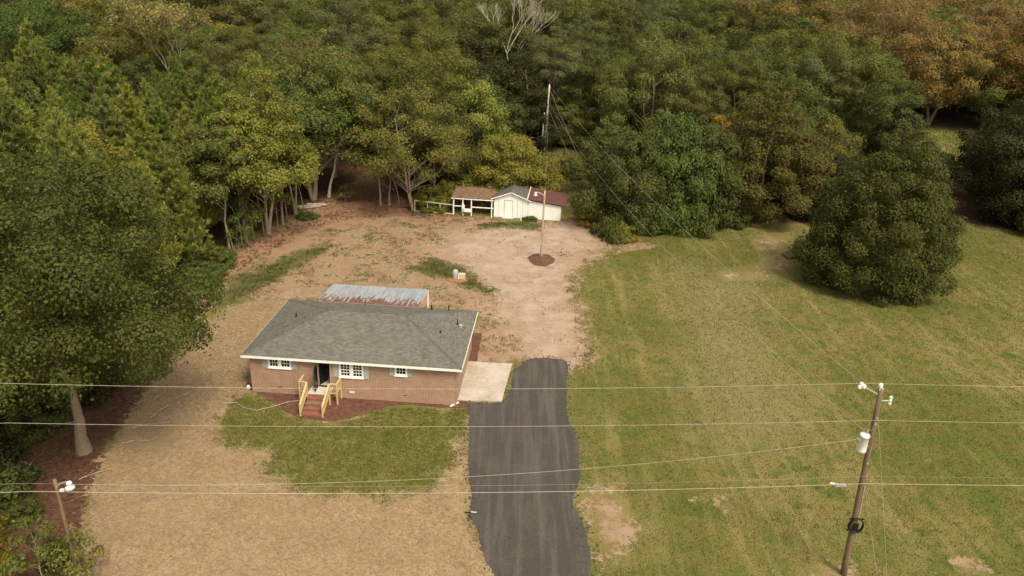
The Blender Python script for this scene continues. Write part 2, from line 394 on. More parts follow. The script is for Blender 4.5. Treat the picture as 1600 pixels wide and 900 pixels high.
def ground_mat():
    """one sheet: turf, bare clay, leaf litter and spread straw where the fields on the mesh put them, edges broken by noise"""
    m, N, Lk, P = newmat('yard_and_field_ground')
    tc = N.new('ShaderNodeTexCoord'); v = tc.outputs['Object']
    def field(n):
        a = N.new('ShaderNodeAttribute'); a.attribute_name = n; return a.outputs['Fac']
    big = noise(N, Lk, .07, 5, .6, v); mid = noise(N, Lk, .45, 6, .68, v); fine = noise(N, Lk, 2.6, 6, .72, v); tiny = noise(N, Lk, 11, 5, .78, v)
    # mowing passes run away from the drone and lean right to left
    mp = N.new('ShaderNodeMapping'); mp.inputs['Rotation'].default_value = (0, 0, R_(-24)); mp.inputs['Scale'].default_value = (.62, .05, 1); Lk.new(v, mp.inputs['Vector'])
    mow = noise(N, Lk, 1.0, 6, .68, mp.outputs[0], .9)
    # turf
    g = mixc(N, Lk, ramp(N, Lk, big, .38, .62), (.150, .143, .036), (.225, .188, .062))
    g = mixc(N, Lk, ramp(N, Lk, mid, .45, .62, 0, .8), g, (.100, .134, .024))
    g = mixc(N, Lk, maths(N, Lk, 'MULTIPLY', ramp(N, Lk, mow, .45, .68, 0, .8), ramp(N, Lk, big, .35, .6, .25, 1.0)), g, (.31, .245, .105))
    g = mixc(N, Lk, ramp(N, Lk, fine, .50, .70, 0, .5), g, (.27, .225, .10))
    g = mixc(N, Lk, maths(N, Lk, 'MULTIPLY', field('worn'), ramp(N, Lk, mid, .3, .6, .45, 1.0)), g, (.30, .25, .125))
    g = mixc(N, Lk, maths(N, Lk, 'MULTIPLY', field('lawn'), .8), g, mixc(N, Lk, ramp(N, Lk, mid, .36, .64), (.125, .142, .028), (.245, .205, .075)))
    g = mixc(N, Lk, 1.0, g, mixc(N, Lk, ramp(N, Lk, tiny, .32, .68), (.52, .55, .5), (1.46, 1.43, 1.38)), 'MULTIPLY')
    # clay
    d = mixc(N, Lk, ramp(N, Lk, mid, .35, .65), (.32, .205, .115), (.44, .30, .182))
    d = mixc(N, Lk, field('track'), d, mixc(N, Lk, ramp(N, Lk, mid, .35, .65), (.41, .29, .195), (.53, .405, .295)))
    d = mixc(N, Lk, ramp(N, Lk, fine, .52, .72, 0, .55), d, (.28, .155, .085))
    d = mixc(N, Lk, ramp(N, Lk, tiny, .56, .74, 0, .5), d, (.56, .42, .27))
    d = mixc(N, Lk, maths(N, Lk, 'MULTIPLY', field('redclay'), .85), d, mixc(N, Lk, ramp(N, Lk, fine, .35, .65), (.29, .145, .080), (.46, .255, .150)))
    def cover(attr, k1=.55, k2=.45, k3=.3, lo=.46, hi=.56):
        e = maths(N, Lk, 'ADD', field(attr), maths(N, Lk, 'MULTIPLY', maths(N, Lk, 'SUBTRACT', mid, .5), k1))
        e = maths(N, Lk, 'ADD', e, maths(N, Lk, 'MULTIPLY', maths(N, Lk, 'SUBTRACT', fine, .5), k2))
        e = maths(N, Lk, 'ADD', e, maths(N, Lk, 'MULTIPLY', maths(N, Lk, 'SUBTRACT', tiny, .5), k3))
        return ramp(N, Lk, e, lo, hi)
    c = mixc(N, Lk, cover('dirt', 1.3, 1.3, .7), g, d)
    lit = mixc(N, Lk, ramp(N, Lk, fine, .35, .65), (.085, .044, .028), (.175, .090, .054))
    lit = mixc(N, Lk, field('deepwood'), lit, mixc(N, Lk, ramp(N, Lk, fine, .35, .65), (.07, .048, .028), (.12, .085, .045)))
    lit = mixc(N, Lk, ramp(N, Lk, tiny, .52, .7, 0, .5), lit, (.25, .155, .095))
    c = mixc(N, Lk, cover('litter', .9, .8, .4), c, lit)
    # weeds that have come through the clay
    gg = mixc(N, Lk, ramp(N, Lk, tiny, .35, .65), (.058, .078, .018), (.135, .13, .04))
    c = mixc(N, Lk, maths(N, Lk, 'MULTIPLY', cover('weeds', 1.5, 1.2, .6, .5, .62), .85), c, gg)
    s = mixc(N, Lk, ramp(N, Lk, mid, .35, .65), (.355, .255, .146), (.435, .322, .190))
    s = mixc(N, Lk, ramp(N, Lk, big, .4, .62, 0, .45), s, (.41, .305, .188))
    s = mixc(N, Lk, ramp(N, Lk, fine, .56, .76, 0, .35), s, (.33, .225, .125))
    s = mixc(N, Lk, 1.0, s, mixc(N, Lk, ramp(N, Lk, tiny, .3, .7), (.84, .83, .81), (1.14, 1.14, 1.14)), 'MULTIPLY')
    c = mixc(N, Lk, cover('straw', 1.0, 1.3, .9, .42, .60), c, s)
    c = mixc(N, Lk, 1.0, c, (.74, .77, .84), 'MULTIPLY')
    Lk.new(c, P.inputs['Base Color']); P.inputs['Roughness'].default_value = .95; P.inputs['Specular IOR Level'].default_value = .08
    h = maths(N, Lk, 'ADD', maths(N, Lk, 'MULTIPLY', fine, .8), maths(N, Lk, 'MULTIPLY', tiny, .5))
    bump(N, Lk, h, P, .7, .10)
    return m
M['ground'] = ground_mat()

# ---------------------------------------------------------------- ground
WOODS = [(-400, 15), (-36, 15), (-33, 40), (-33, 50), (-32.5, 58), (-33, 70.7), (-34.5, 84.7), (-31.5, 97.8), (-29, 105), (-27, 112.5),
         (-24, 126), (-19, 114), (-14.4, 106), (-8.4, 109), (8, 111), (9.4, 109), (13, 97), (16.8, 98.5), (26, 102.5), (40.7, 105.5),
         (66, 110), (72, 105), (84, 98), (400, 90), (400, 700), (-400, 700)]
GLADES = [[(3, 116), (10, 113), (14, 124), (15, 139), (4, 142), (1, 130)], [(44, 112), (58, 112), (60, 126), (46, 128)],
          [(72, 138), (104, 138), (106, 158), (90, 168), (78, 166)], [(32, 168), (46, 168), (48, 188), (34, 188)]]

def build_ground():
    def axis(a, b, step, far):
        fine = np.arange(a, b + 1e-6, step); out, s, p = [], step, b
        while p < far: s *= 1.5; p += s; out.append(p)
        lo, s, p = [], step, a
        while p > -far: s *= 1.5; p -= s; lo.append(p)
        return np.concatenate([lo[::-1], fine, out])
    xs, ys = axis(-70, 90, .6, 1500), axis(22, 150, .6, 1500)
    X, Y = np.meshgrid(xs, ys); Z = np.minimum(terrain(X, Y), 60)
    nx, ny = len(xs), len(ys)
    idx = np.arange(nx*ny).reshape(ny, nx)
    faces = np.stack([idx[:-1, :-1], idx[:-1, 1:], idx[1:, 1:], idx[1:, :-1]], -1).reshape(-1, 4)
    me = np_mesh('ground', np.stack([X, Y, Z], -1).reshape(-1, 3), faces, smooth=True)
    def put(name, val):
        a = me.attributes.new(name, 'FLOAT', 'POINT'); a.data.foreach_set('value', np.ascontiguousarray(val.ravel(), np.float32))
    def fld(names, w):
        v = np.full(X.shape, -9.)
        for n in names: v = np.maximum(v, sdist(X, Y, POLY[n] if isinstance(n, str) else n))
        return np.clip(.5 + v/(2*w), 0, 1)
    put('straw', np.minimum(fld(['STRAW'], 1.8), 1-fld(['LAWN'], 1.7)))
    put('lawn', fld(['LAWN'], 1.0))
    put('dirt', np.maximum.reduce([fld(['DIRT'], 3.5), fld(['RED'], 2.5), fld(['BARE1', 'BARE6'], 2.2)*.74, fld(['BARE2', 'BARE3', 'BARE5'], .9)*.8, fld(['BARE4'], 3.5)*.6, fld(['TRACK'], 2.0)]))
    put('redclay', fld(['RED'], 4))
    put('track', fld(['TRACK'], 2.5))
    put('litter', np.minimum(np.maximum(fld(['REDL'], 2.5), fld([WOODS], 3)), 1-fld(GLADES, 2)))
    put('weeds', np.maximum.reduce([fld(['GREENA'], 3)*1.15, fld(['GREENB', 'GREENC'], 2)*.95, fld(['DIRT'], 4)*.42*(1-fld(['TRACK'], 3)*.6)]))
    put('deepwood', fld([[(x, y+(14 if y > 60 else 0)) for x, y in WOODS]], 4))
    put('worn', fld(['WORN'], 5))
    return tag(link('ground', me, M['ground']), 'grass and clay ground of the yard and field', kind='structure')
ground = build_ground()

def sheet(name, poly, z, mat, rough=.12, step=.5, thick=0.0, seed=1, kind='structure', dome=0.0):
    """a sheet with a ragged edge lying on the ground; thick gives it a side"""
    pts = []
    for i in range(len(poly)):
        a, b = Vector(poly[i]), Vector(poly[(i+1) % len(poly)]); n = max(1, int((b-a).length/step))
        for k in range(n):
            p = a.lerp(b, k/n); q = Vector((p.x, p.y, seed*7.3))
            p = p + Vector((mnoise.noise(q*.9), mnoise.noise(q*.9+Vector((31, 7, 0)))))*rough*1.6 + Vector((mnoise.noise(q*4), mnoise.noise(q*4+Vector((9, 3, 0)))))*rough*.6
            pts.append(p)
    bm = bmesh.new()
    vs = [bm.verts.new((p.x, p.y, z)) for p in pts]
    if thick:
        lo = [bm.verts.new((p.x, p.y, z-thick)) for p in pts]
        for i in range(len(pts)): j = (i+1) % len(pts); bm.faces.new((lo[i], lo[j], vs[j], vs[i]))
    if dome:
        cx, cy = sum(p.x for p in pts)/len(pts), sum(p.y for p in pts)/len(pts)
        mid_ = [bm.verts.new((cx+(p.x-cx)*.55, cy+(p.y-cy)*.55, z+dome*.75)) for p in pts]; c0 = bm.verts.new((cx, cy, z+dome))
        for i in range(len(pts)): j = (i+1) % len(pts); bm.faces.new((vs[i], vs[j], mid_[j], mid_[i])); bm.faces.new((mid_[i], mid_[j], c0))
    else:
        bmesh.ops.triangulate(bm, faces=[bm.faces.new(vs)])
    bmesh.ops.recalc_face_normals(bm, faces=bm.faces)
    me = bpy.data.meshes.new(name); bm.to_mesh(me); bm.free()
    return tag(link(name, me, mat), kind=kind)

drive = sheet('driveway', POLY['DRIVE'], .035, M['asphalt'], .12, .3, .05, 1)
drive['label'] = 'dark asphalt millings driveway beside the brick house'
slab = sheet('parking_slab', POLY['PATIO'], .10, M['slab'], .015, 3, .14, 2)
slab['label'] = 'pale concrete slab between house and driveway'
m1 = sheet('mulch_bed', POLY['MULCH_FRONT'], .045, M['mulch'], .16, .4, .06, 3, 'structure'); m1['label'] = 'red pine straw mulch bed along the front wall'
m2 = sheet('mulch_bed', POLY['MULCH_SIDE'], .045, M['mulch'], .14, .4, .06, 4, 'structure'); m2['label'] = 'red mulch bed along the right side wall'

# ---------------------------------------------------------------- brick house
HW, HD, HO = 16.45, 10.15, .45
house = empty('brick_house', (-20.465, 53.42, 0), R_(-3.3))
tag(house, 'red brick ranch house with grey hip roof and open front door', 'house')

def wall_with_openings(mb, L, h, t, ops, front=True, at=0.0):
    """boxes of a wall running along x (front) with rectangular openings (x0,x1,z0,z1)"""
    xs = sorted({0, L, *[o[0] for o in ops], *[o[1] for o in ops]})
    for a, b in zip(xs[:-1], xs[1:]):
        o = [q for q in ops if q[0] <= a+1e-6 and q[1] >= b-1e-6]
        if o:
            mb.box(a, b, at, at+t, 0, o[0][2]); mb.box(a, b, at, at+t, o[0][3], h)
        else: mb.box(a, b, at, at+t, 0, h)

WH = 3.32
WIN = [(1.50, 3.35, 2.32, 3.20, 2, 2, (1.06, 3.77)), (7.18, 9.10, 1.90, 3.22, 2, 4, (6.70, 9.52)), (11.60, 12.57, 2.36, 3.20, 1, 2, (11.17, 12.99))]
DOOR = (5.42, 6.46, .92, 3.08)
wf = MB(); wall_with_openings(wf, HW, WH, .24, [(a, b, c, d) for a, b, c, d, *_ in WIN] + [DOOR])
wf.build('wall', M['brick'], house)
for (x0, x1, y0, y1) in ((0, .24, .24, HD-.24), (HW-.24, HW, .24, HD-.24), (0, HW, HD-.24, HD)):
    MB().box(x0, x1, y0, y1, 0, WH).build('wall', M['brick'], house)
MB().box(.25, HW-.25, .25, HD-.25, .70, .91).build('floor', M['floor_in'], house)
ip = MB(); ip.box(4.2, 4.32, .25, 4.6, .91, 3.3).box(4.32, 9.6, 4.5, 4.62, .91, 3.3); ip.box(7.0, 7.06, .25, 2.6, .91, 3.3)
ip.build('inner_wall', M['white_old'], house)

def roof():
    bm = bmesh.new(); uvl = bm.loops.layers.uv.new('UVMap')
    x0, x1, y0, y1, ze = -HO, HW+HO, -HO, HD+HO, 3.52
    run = (y1-y0)/2; zr = ze + run/3
    A, B, C_, D = Vector((x0, y0, ze)), Vector((x1, y0, ze)), Vector((x1, y1, ze)), Vector((x0, y1, ze))
    E, F_ = Vector((x0+run, y0+run, zr)), Vector((x1-run, y0+run, zr))
    for ps in ((A, B, F_, E), (B, C_, F_), (C_, D, E, F_), (D, A, E)):
        # courses sag very slightly; split each slope into a few strips
        vs = [bm.verts.new(p) for p in ps]; f = bm.faces.new(vs)
        u = (ps[1]-ps[0]).normalized(); n = (ps[1]-ps[0]).cross(ps[2]-ps[0]).normalized(); w = n.cross(u)
        for l in f.loops: d = l.vert.co-ps[0]; l[uvl].uv = (d.dot(u), d.dot(w))
    me = bpy.data.meshes.new('roof'); bm.to_mesh(me); bm.free()
    ro = link('roof', me, M['shingle'], house)
    # hip and ridge caps: overlapping cap shingles
    M_cap = simple('ridge_cap_shingle', (.105, .103, .095), .95, .3, 4, .3)
    for a, b, nm in ((A, E, 'hip_cap'), (B, F_, 'hip_cap'), (C_, F_, 'hip_cap'), (D, E, 'hip_cap'), (E, F_, 'ridge_cap')):
        mb = MB(); n = int((b-a).length/.3); d = (b-a).normalized(); s = Vector((-d.y, d.x, 0)).normalized()
        for i in range(n):
            p, q = a.lerp(b, i/n), a.lerp(b, min(1, (i+1.15)/n))
            for sg in (1, -1):
                o = s*sg*.13; dz = Vector((0, 0, -.035))
                lift = Vector((0, 0, .03)); l2 = Vector((0, 0, .016))
                mb.poly([p+lift, p+o+dz+lift, q+o+dz+l2, q+l2] if sg < 0 else [p+lift, q+l2, q+o+dz+l2, p+o+dz+lift])
        mb.build(nm, M_cap, ro)
    # soffit and fascia boards
    MB().box(x0+.02, x1-.02, y0+.02, y1-.02, 3.335, 3.36).build('soffit', M['white'], ro)
    for bx in ((x0-.02, x1+.02, y0-.025, y0+.01), (x0-.02, x1+.02, y1-.01, y1+.025), (x0-.025, x0+.01, y0+.012, y1-.012), (x1-.01, x1+.025, y0+.012, y1-.012)):
        MB().box(*bx, 3.31, 3.505).build('fascia', M['white'], ro)
    def rz(x, y):
        return ze + min(x-x0, x1-x, y-y0, y1-y)/3
    for (x, y, r, h) in ((2.1, 5.3, .055, .32), (12.9, 9.4, .06, .42), (14.4, 9.55, .05, .5), (15.6, 6.6, .05, .5), (14.55, 4.1, .05, .22)):
        z = rz(x, y); mb = MB(); mb.lathe([(r*2.2, -.08), (r*1.9, .03), (r, .07), (r, h), (r*.75, h), (r*.75, h-.05)], (x, y, z), 10)
        mb.build('vent_pipe', M['black'], ro)
    z = rz(15.9, 6.3); MB().box(15.8, 16.05, 6.2, 6.5, z-.06, z+.16).box(15.76, 16.09, 6.16, 6.54, z+.16, z+.19).build('vent_hood', M['galv'], ro)
    y = y0+run; MB().hexa([(5.0, y-.15, zr-.03), (8.9, y-.15, zr-.03), (8.9, y+.15, zr-.03), (5.0, y+.15, zr-.03), (5.0, y-.10, zr+.06), (8.9, y-.10, zr+.06), (8.9, y+.10, zr+.06), (5.0, y+.10, zr+.06)]).build('ridge_vent', M_cap, ro)
    # TV aerial stub on the back slope
    z = rz(6.9, 9.6); t = MB(); t.tube([(6.9, 9.6, z), (6.9, 9.6, z+.7)], .025, 6); t.beam((6.6, 9.6, z+.6), (7.2, 9.6, z+.68), .03, .03); t.build('vent_pipe', M['black'], ro)
    return ro
roof()

def window(x0, x1, z0, z1, n, rows, sh):
    fw = .09; f = MB()
    f.box(x0, x1, -.05, .12, z0, z0+fw+.03).box(x0, x1, -.05, .12, z1-fw, z1)
    f.box(x0, x0+fw, -.05, .12, z0+fw+.03, z1-fw).box(x1-fw, x1, -.05, .12, z0+fw+.03, z1-fw)
    xm = (x0+x1)/2
    if n == 2: f.box(xm-.10, xm+.10, -.05, .12, z0+fw+.03, z1-fw)
    w = f.build('window', M['white'], house)
    MB().box(x0-.04, x1+.04, -.10, -.051, z0-.03, z0+.04).build('sill', M['white'], w)
    cells = [(x0+fw, xm-.10), (xm+.10, x1-fw)] if n == 2 else [(x0+fw, x1-fw)]
    for a, b in cells:
        za, zb = z0+fw+.03, z1-fw; s = MB(); t = .05
        s.box(a, b, -.015, .055, za, za+t).box(a, b, -.015, .055, zb-t, zb).box(a, a+t, -.015, .055, za+t, zb-t).box(b-t, b, -.015, .055, za+t, zb-t)
        for k in (1, 2): xx = a+t+(b-a-2*t)*k/3; s.box(xx-.014, xx+.014, -.010, .045, za+t, zb-t)
        for k in range(1, rows):
            zz = za+t+(zb-za-2*t)*k/rows; hh = .03 if (rows == 4 and k == 2) else .014
            s.box(a+t, b-t, -.013, .05, zz-hh, zz+hh)
        s.build('sash', M['white'], w)
        # one pane of glass per light
        for i in range(3):
            for k in range(rows):
                pa = a+t+(b-a-2*t)*i/3; pb = a+t+(b-a-2*t)*(i+1)/3; qa = za+t+(zb-za-2*t)*k/rows; qb = za+t+(zb-za-2*t)*(k+1)/rows
                MB().box(pa+.002, pb-.002, .02, .028, qa+.002, qb-.002).build('pane', M['glass'], w)
    for a, b in ((sh[0], x0-.02), (x1+.02, sh[1])):
        s = MB(); s.box(a, a+.05, -.045, -.002, z0, z1-.01).box(b-.05, b, -.045, -.002, z0, z1-.01).box(a+.05, b-.05, -.045, -.002, z0, z0+.07).box(a+.05, b-.05, -.045, -.002, z1-.08, z1-.01)
        so = s.build('shutter', M['shutter'], house)
        lv = MB(); k = z0+.09
        while k < z1-.10: lv.hexa([(a+.05, -.040, k), (b-.05, -.040, k), (b-.05, -.012, k+.02), (a+.05, -.012, k+.02), (a+.05, -.036, k+.012), (b-.05, -.036, k+.012), (b-.05, -.008, k+.035), (a+.05, -.008, k+.035)]); k += .045
        lv.build('louvers', M['shutter'], so)
for w in WIN: window(*w)

# front doorway: dark entry door swung inside, dark storm door swung out edge-on
dx0, dx1, dz0, dz1 = DOOR
df = MB(); df.box(dx0, dx0+.05, -.03, .2, dz0, dz1).box(dx1-.05, dx1, -.03, .2, dz0, dz1).box(dx0+.05, dx1-.05, -.03, .2, dz1-.06, dz1).box(dx0-.02, dx1+.02, -.06, .22, dz0-.035, dz0+.0)
df.build('door_frame', M['oldwood'], house)
a = R_(62); ca, sa = math.cos(a), math.sin(a); p0 = Vector((dx0+.06, .21, dz0+.02))
def leaf_box(p, ang, w, t, z0, z1):
    u = Vector((math.cos(ang), math.sin(ang), 0)); n_ = Vector((-u.y, u.x, 0))
    b = [p, p+u*w, p+u*w+n_*t, p+n_*t]
    return [(q.x, q.y, z0) for q in b] + [(q.x, q.y, z1) for q in b]
ed = MB().hexa(leaf_box(p0, R_(64), .90, .04, dz0+.02, dz1-.08)).build('door', M['black'], house)
k = p0 + Vector((math.cos(R_(64)), math.sin(R_(64)), 0))*.82; MB().lathe([(.03, 0), (.035, .03), (.03, .06)], (k.x+.05, k.y-.06, 1.9), 8).build('door_knob', M['galv'], ed)
ps = Vector((dx0-.01, -.06, 0)); sd = MB()
sd.hexa(leaf_box(ps, R_(-88), .08, .03, .93, 3.0)).hexa(leaf_box(ps+Vector((math.cos(R_(-88)), math.sin(R_(-88)), 0))*.80, R_(-88), .10, .03, .93, 3.0))
pm = ps+Vector((math.cos(R_(-88)), math.sin(R_(-88)), 0))*.08
for z0_, z1_ in ((.93, 1.13), (2.0, 2.07), (2.9, 3.0)): sd.hexa(leaf_box(pm, R_(-88), .72, .028, z0_, z1_))
sdo = sd.build('storm_door', M['dark'], house)
for z0_, z1_ in ((1.14, 1.99), (2.08, 2.89)): MB().hexa(leaf_box(pm+Vector((.01, 0, 0)), R_(-88), .715, .008, z0_, z1_)).build('pane', M['glass'], sdo)

for x, z in ((2.33, .66), (8.11, .62), (12.35, .62)):
    v_ = MB(); v_.box(x-.20, x+.20, -.015, .001, z-.08, z-.05).box(x-.20, x+.20, -.015, .001, z+.05, z+.08).box(x-.20, x-.17, -.015, .001, z-.05, z+.05).box(x+.17, x+.20, -.015, .001, z-.05, z+.05)
    vo = v_.build('crawl_vent', M['white_old'] if x > 5 and x < 10 else M['oldwood'], house)
    s_ = MB()
    for k in range(3): s_.box(x-.17, x+.17, -.010, -.002, z-.04+k*.03, z-.025+k*.03)
    s_.build('slat', M['white_old'] if 5 < x < 10 else M['dark'], vo)

# landing, steps, lumber railings
st = MB(); st.box(4.92, 6.64, -1.12, -.001, 0, .84); so = st.build('porch', M['brick_step'], house)
MB().box(4.90, 6.66, -1.14, -.002, .842, .91).build('porch_slab', M['concrete_step'], so)
for i in range(4):
    z = .18*(4-i)-.0; y = -1.122-.475*i
    MB().box(4.98+.001*i, 6.58-.001*i, y-.475, y-.002, 0, z).build('step', M['brick_step'], so)
bal = MB().box(-.019, .019, -.019, .019, 0, .80).mesh('baluster')
bal.materials.append(M['lumber'])
def rail(pts, posts):
    """pts: (x,y,z of the foot line); top rail .93 over it"""
    r = MB()
    for (xa, ya, za), (xb, yb, zb) in zip(pts[:-1], pts[1:]):
        r.beam((xa, ya, za+.95), (xb, yb, zb+.95), .14, .04); r.beam((xa, ya, za+.88), (xb, yb, zb+.88), .04, .09); r.beam((xa, ya, za+.12), (xb, yb, zb+.12), .04, .09)
    ro = r.build('railing', M['lumber'], house)
    for (xa, ya, za), (xb, yb, zb) in zip(pts[:-1], pts[1:]):
        L = math.hypot(xb-xa, yb-ya); n = max(2, int(L/.13))
        for k in range(1, n): t = k/n; link('baluster', bal, None, ro, loc=(xa+(xb-xa)*t, ya+(yb-ya)*t, za+(zb-za)*t+.10))
    for x, y, z in posts: MB().box(x-.05, x+.05, y-.05, y+.05, -.02, z+.98).build('post', M['lumber'], ro)
rail([(4.28, -.03, .91), (4.28, -1.05, .91), (4.90, -1.12, .91), (4.93, -3.02, .05)], [(4.28, -.06, .91), (4.28, -1.08, .91), (4.90, -1.16, .91), (4.93, -3.05, .07)])
rail([(6.65, -3.02, .05), (6.66, -1.12, .91), (7.25, -1.08, .91), (7.25, -.03, .91)], [(6.65, -3.05, .07), (6.66, -1.16, .91), (7.25, -1.11, .91), (7.25, -.06, .91)])

# patio cover behind: corrugated sheets, one object each
pc = empty('patio_cover', (0, 0, 0), 0, house)
def sheet_profile(n=22, w=.70):
    vs, fs = [], []
    for k in range(n+1):
        x = w*k/n; z = .018*math.cos(2*math.pi*x/(w/5))
        for y, zz in ((0, 0), (6.0, -.70)): vs.append((x, y, z+zz))
    for k in range(n): fs.append((2*k, 2*k+2, 2*k+3, 2*k+1))
    me = bpy.data.meshes.new('roof_sheet'); me.from_pydata(vs, [], fs); me.update(); me.materials.append(M['metal_roof']); return me
shm = sheet_profile()
sheet_holder = MB(); sheet_holder.box(1.9, 11.45, 10.63, 10.68, 3.30, 3.43).box(1.9, 11.45, 16.4, 16.46, 2.60, 2.74)
for k in range(9): x = 2.0+k*1.17; sheet_holder.beam((x, 10.69, 3.365), (x, 16.39, 2.67), .05, .12)
fo = sheet_holder.build('frame', M['white'], pc)
for k in range(14):
    # every sheet is its own object with its own rust pattern (object space offset through a unique mesh copy)
    me = shm.copy(); off = 1.92+k*.68
    for v_ in me.vertices: v_.co.x += off
    link('roof_sheet', me, None, pc, loc=(0, 10.60, 3.47+.012*(k % 2)))
for x in (2.1, 5.2, 8.3, 11.35): MB().box(x-.06, x+.06, 16.34, 16.455, -.02, 2.59).build('post', M['white'], pc)
MB().box(2.2, 11.2, HD+.02, 16.3, -.02, .12).build('slab', M['concrete_step'], pc)
MB().box(1.9, 11.5, 10.50, 10.60, 3.49, 3.535).build('flashing', M['galv'], pc)

# ---------------------------------------------------------------- shed with open bay and lean-to
shed = empty('shed', (-2.95, 103.2, 0), R_(-5.4))
tag(shed, 'white gabled shed with maroon lean-to and open rusty-roofed bay', 'shed')
SD = 4.6
g = MB()
g.poly([(0, 0, 0), (4.75, 0, 0), (4.75, 0, 2.72), (2.38, 0, 3.62), (0, 0, 2.72)]).poly([(0, SD, 2.72), (2.38, SD, 3.62), (4.75, SD, 2.72), (4.75, SD, 0), (0, SD, 0)])
g.poly([(0, 0, 0), (0, 0, 2.72), (0, SD, 2.72), (0, SD, 0)]).poly([(4.75, 0, 0), (4.75, SD, 0), (4.75, SD, 2.72), (4.75, 0, 2.72)])
g.build('wall', M['white_old'], shed)
sd_ = MB().box(1.50, 2.62, -.045, -.002, .12, 2.35).build('door', M['white'], shed)
MB().box(1.44, 1.50, -.06, -.002, .1, 2.42).box(2.62, 2.68, -.06, -.002, .1, 2.42).box(1.44, 2.68, -.06, -.002, 2.421, 2.48).build('door_frame', M['shutter'], shed)
MB().box(2.50, 2.56, -.075, -.046, 1.1, 1.2).build('handle', M['dark'], sd_)
for x in (.62, 3.3, 4.0): MB().box(x-.02, x+.02, -.02, -.001, .02, 2.6).build('batten', M['shutter'], shed)
MB().box(1.3, 2.8, -.7, -.01, -.02, .10).build('door_step', M['concrete_step'], shed)
for s_, x0, x1, z0, z1 in (('l', -.40, 2.38, 2.60, 3.66), ('r', 2.38, 5.15, 3.66, 2.60)):
    MB().hexa([(x0, -.3, z0), (x1, -.3, z1), (x1, SD+.2, z1), (x0, SD+.2, z0), (x0, -.3, z0+.06), (x1, -.3, z1+.06), (x1, SD+.2, z1+.06), (x0, SD+.2, z0+.06)]).build('roof', M['roof_dark'], shed)
for xa, za, xb, zb in ((-.42, 2.57, 2.38, 3.64), (2.38, 3.64, 5.17, 2.57)): MB().beam((xa, -.32, za), (xb, -.32, zb), .03, .12).build('barge_board', M['white'], shed)
# lean-to: sheets of siding, one by one
for k in range(4):
    x0 = 4.78+k*1.14; x1 = x0+1.125; z0 = 2.60-(x0-4.75)*.115; z1 = 2.60-(x1-4.75)*.115
    MB().hexa([(x0, -.02-.006*(k % 2), 0), (x1, -.02-.006*(k % 2), 0), (x1, .03, 0), (x0, .03, 0), (x0, -.02-.006*(k % 2), z0), (x1, -.02-.006*(k % 2), z1), (x1, .03, z1), (x0, .03, z0)]).build('siding_panel', M['white_old'], shed)
MB().box(9.30, 9.34, -.01, SD, 0, 2.05).box(4.76, 9.29, SD-.05, SD, 0, 2.05).build('lean_to_wall', M['white_old'], shed)
for k in range(9):
    x0 = 4.70+k*.595; x1 = x0+.585; z = lambda x: 2.83-(x-4.75)*.118
    MB().hexa([(x0, -.35, z(x0)), (x1, -.35, z(x1)), (x1, SD+.5, z(x1)+.28), (x0, SD+.5, z(x0)+.28), (x0, -.35, z(x0)+.05), (x1, -.35, z(x1)+.03), (x1, SD+.5, z(x1)+.31), (x0, SD+.5, z(x0)+.33)]).build('roof_sheet', M['maroon'], shed)
MB().beam((4.66, -.36, 2.88), (4.66, SD+.5, 3.20), .10, .06).build('edge_trim', M['white_old'], shed)
# open bay to the left
for k in range(8):
    x0 = -5.95+k*.76; x1 = x0+.75
    MB().hexa([(x0, -.6, 2.42), (x1, -.6, 2.42), (x1, 3.6, 2.98), (x0, 3.6, 2.98), (x0, -.6, 2.46+.01*(k % 2)), (x1, -.6, 2.46+.01*(k % 2)), (x1, 3.6, 3.02+.01*(k % 2)), (x0, 3.6, 3.02+.01*(k % 2))]).build('roof_sheet', M['roof_leafy'], shed)
MB().box(-5.95, .05, -.64, -.601, 2.36, 2.47).build('fascia', M['white_old'], shed)
for x in (-5.6, -4.3, -3.1, -.25):
    MB().box(x-.07, x+.07, -.55, -.41, -.02, 2.42).build('post', M['white_old'], shed)
for x in (-5.6, -3.4, -1.5): MB().box(x-.06, x+.06, 3.3, 3.42, -.02, 2.92).build('post', M['oldwood'], shed)
MB().box(-5.6, -4.37, -.50, -.46, 1.25, 1.40).box(-3.03, -.32, -.50, -.46, 1.22, 1.37).box(-.18, 0, -.5, -.46, 1.2, 1.34).build('rail', M['white'], shed)
MB().box(-5.7, 0, 3.44, 3.49, 0, 2.9).build('back_wall', M['oldwood'], shed)
tag(MB().box(-.25, .15, -.2, .02, 0, .95).box(-.25, 1.0, -.2, .02, 0, .45).box(-.25, .0, -.22, .04, .95, 1.05).build('white_bench', M['white'], loc=(-7.15, 102.95, .62), rot=(0, 0, R_(-5))), 'small white seat hung between the posts of the open shed bay', 'bench')
tag(MB().lathe([(.28, 0), (.30, .5), (.28, .95), (.05, 1.0)], (0, 0, 0), 12).build('barrel', M['maroon'], loc=(-5.4, 105.6, 0)), 'dark red barrel inside the open bay of the shed', 'barrel')
tag(MB().tube([(0, 0, -.1), (.02, 0, .85)], .09, 10).build('stub_post', M['white_old'], loc=(.85, 101.9, 0)), 'short white post standing in front of the shed', 'post')

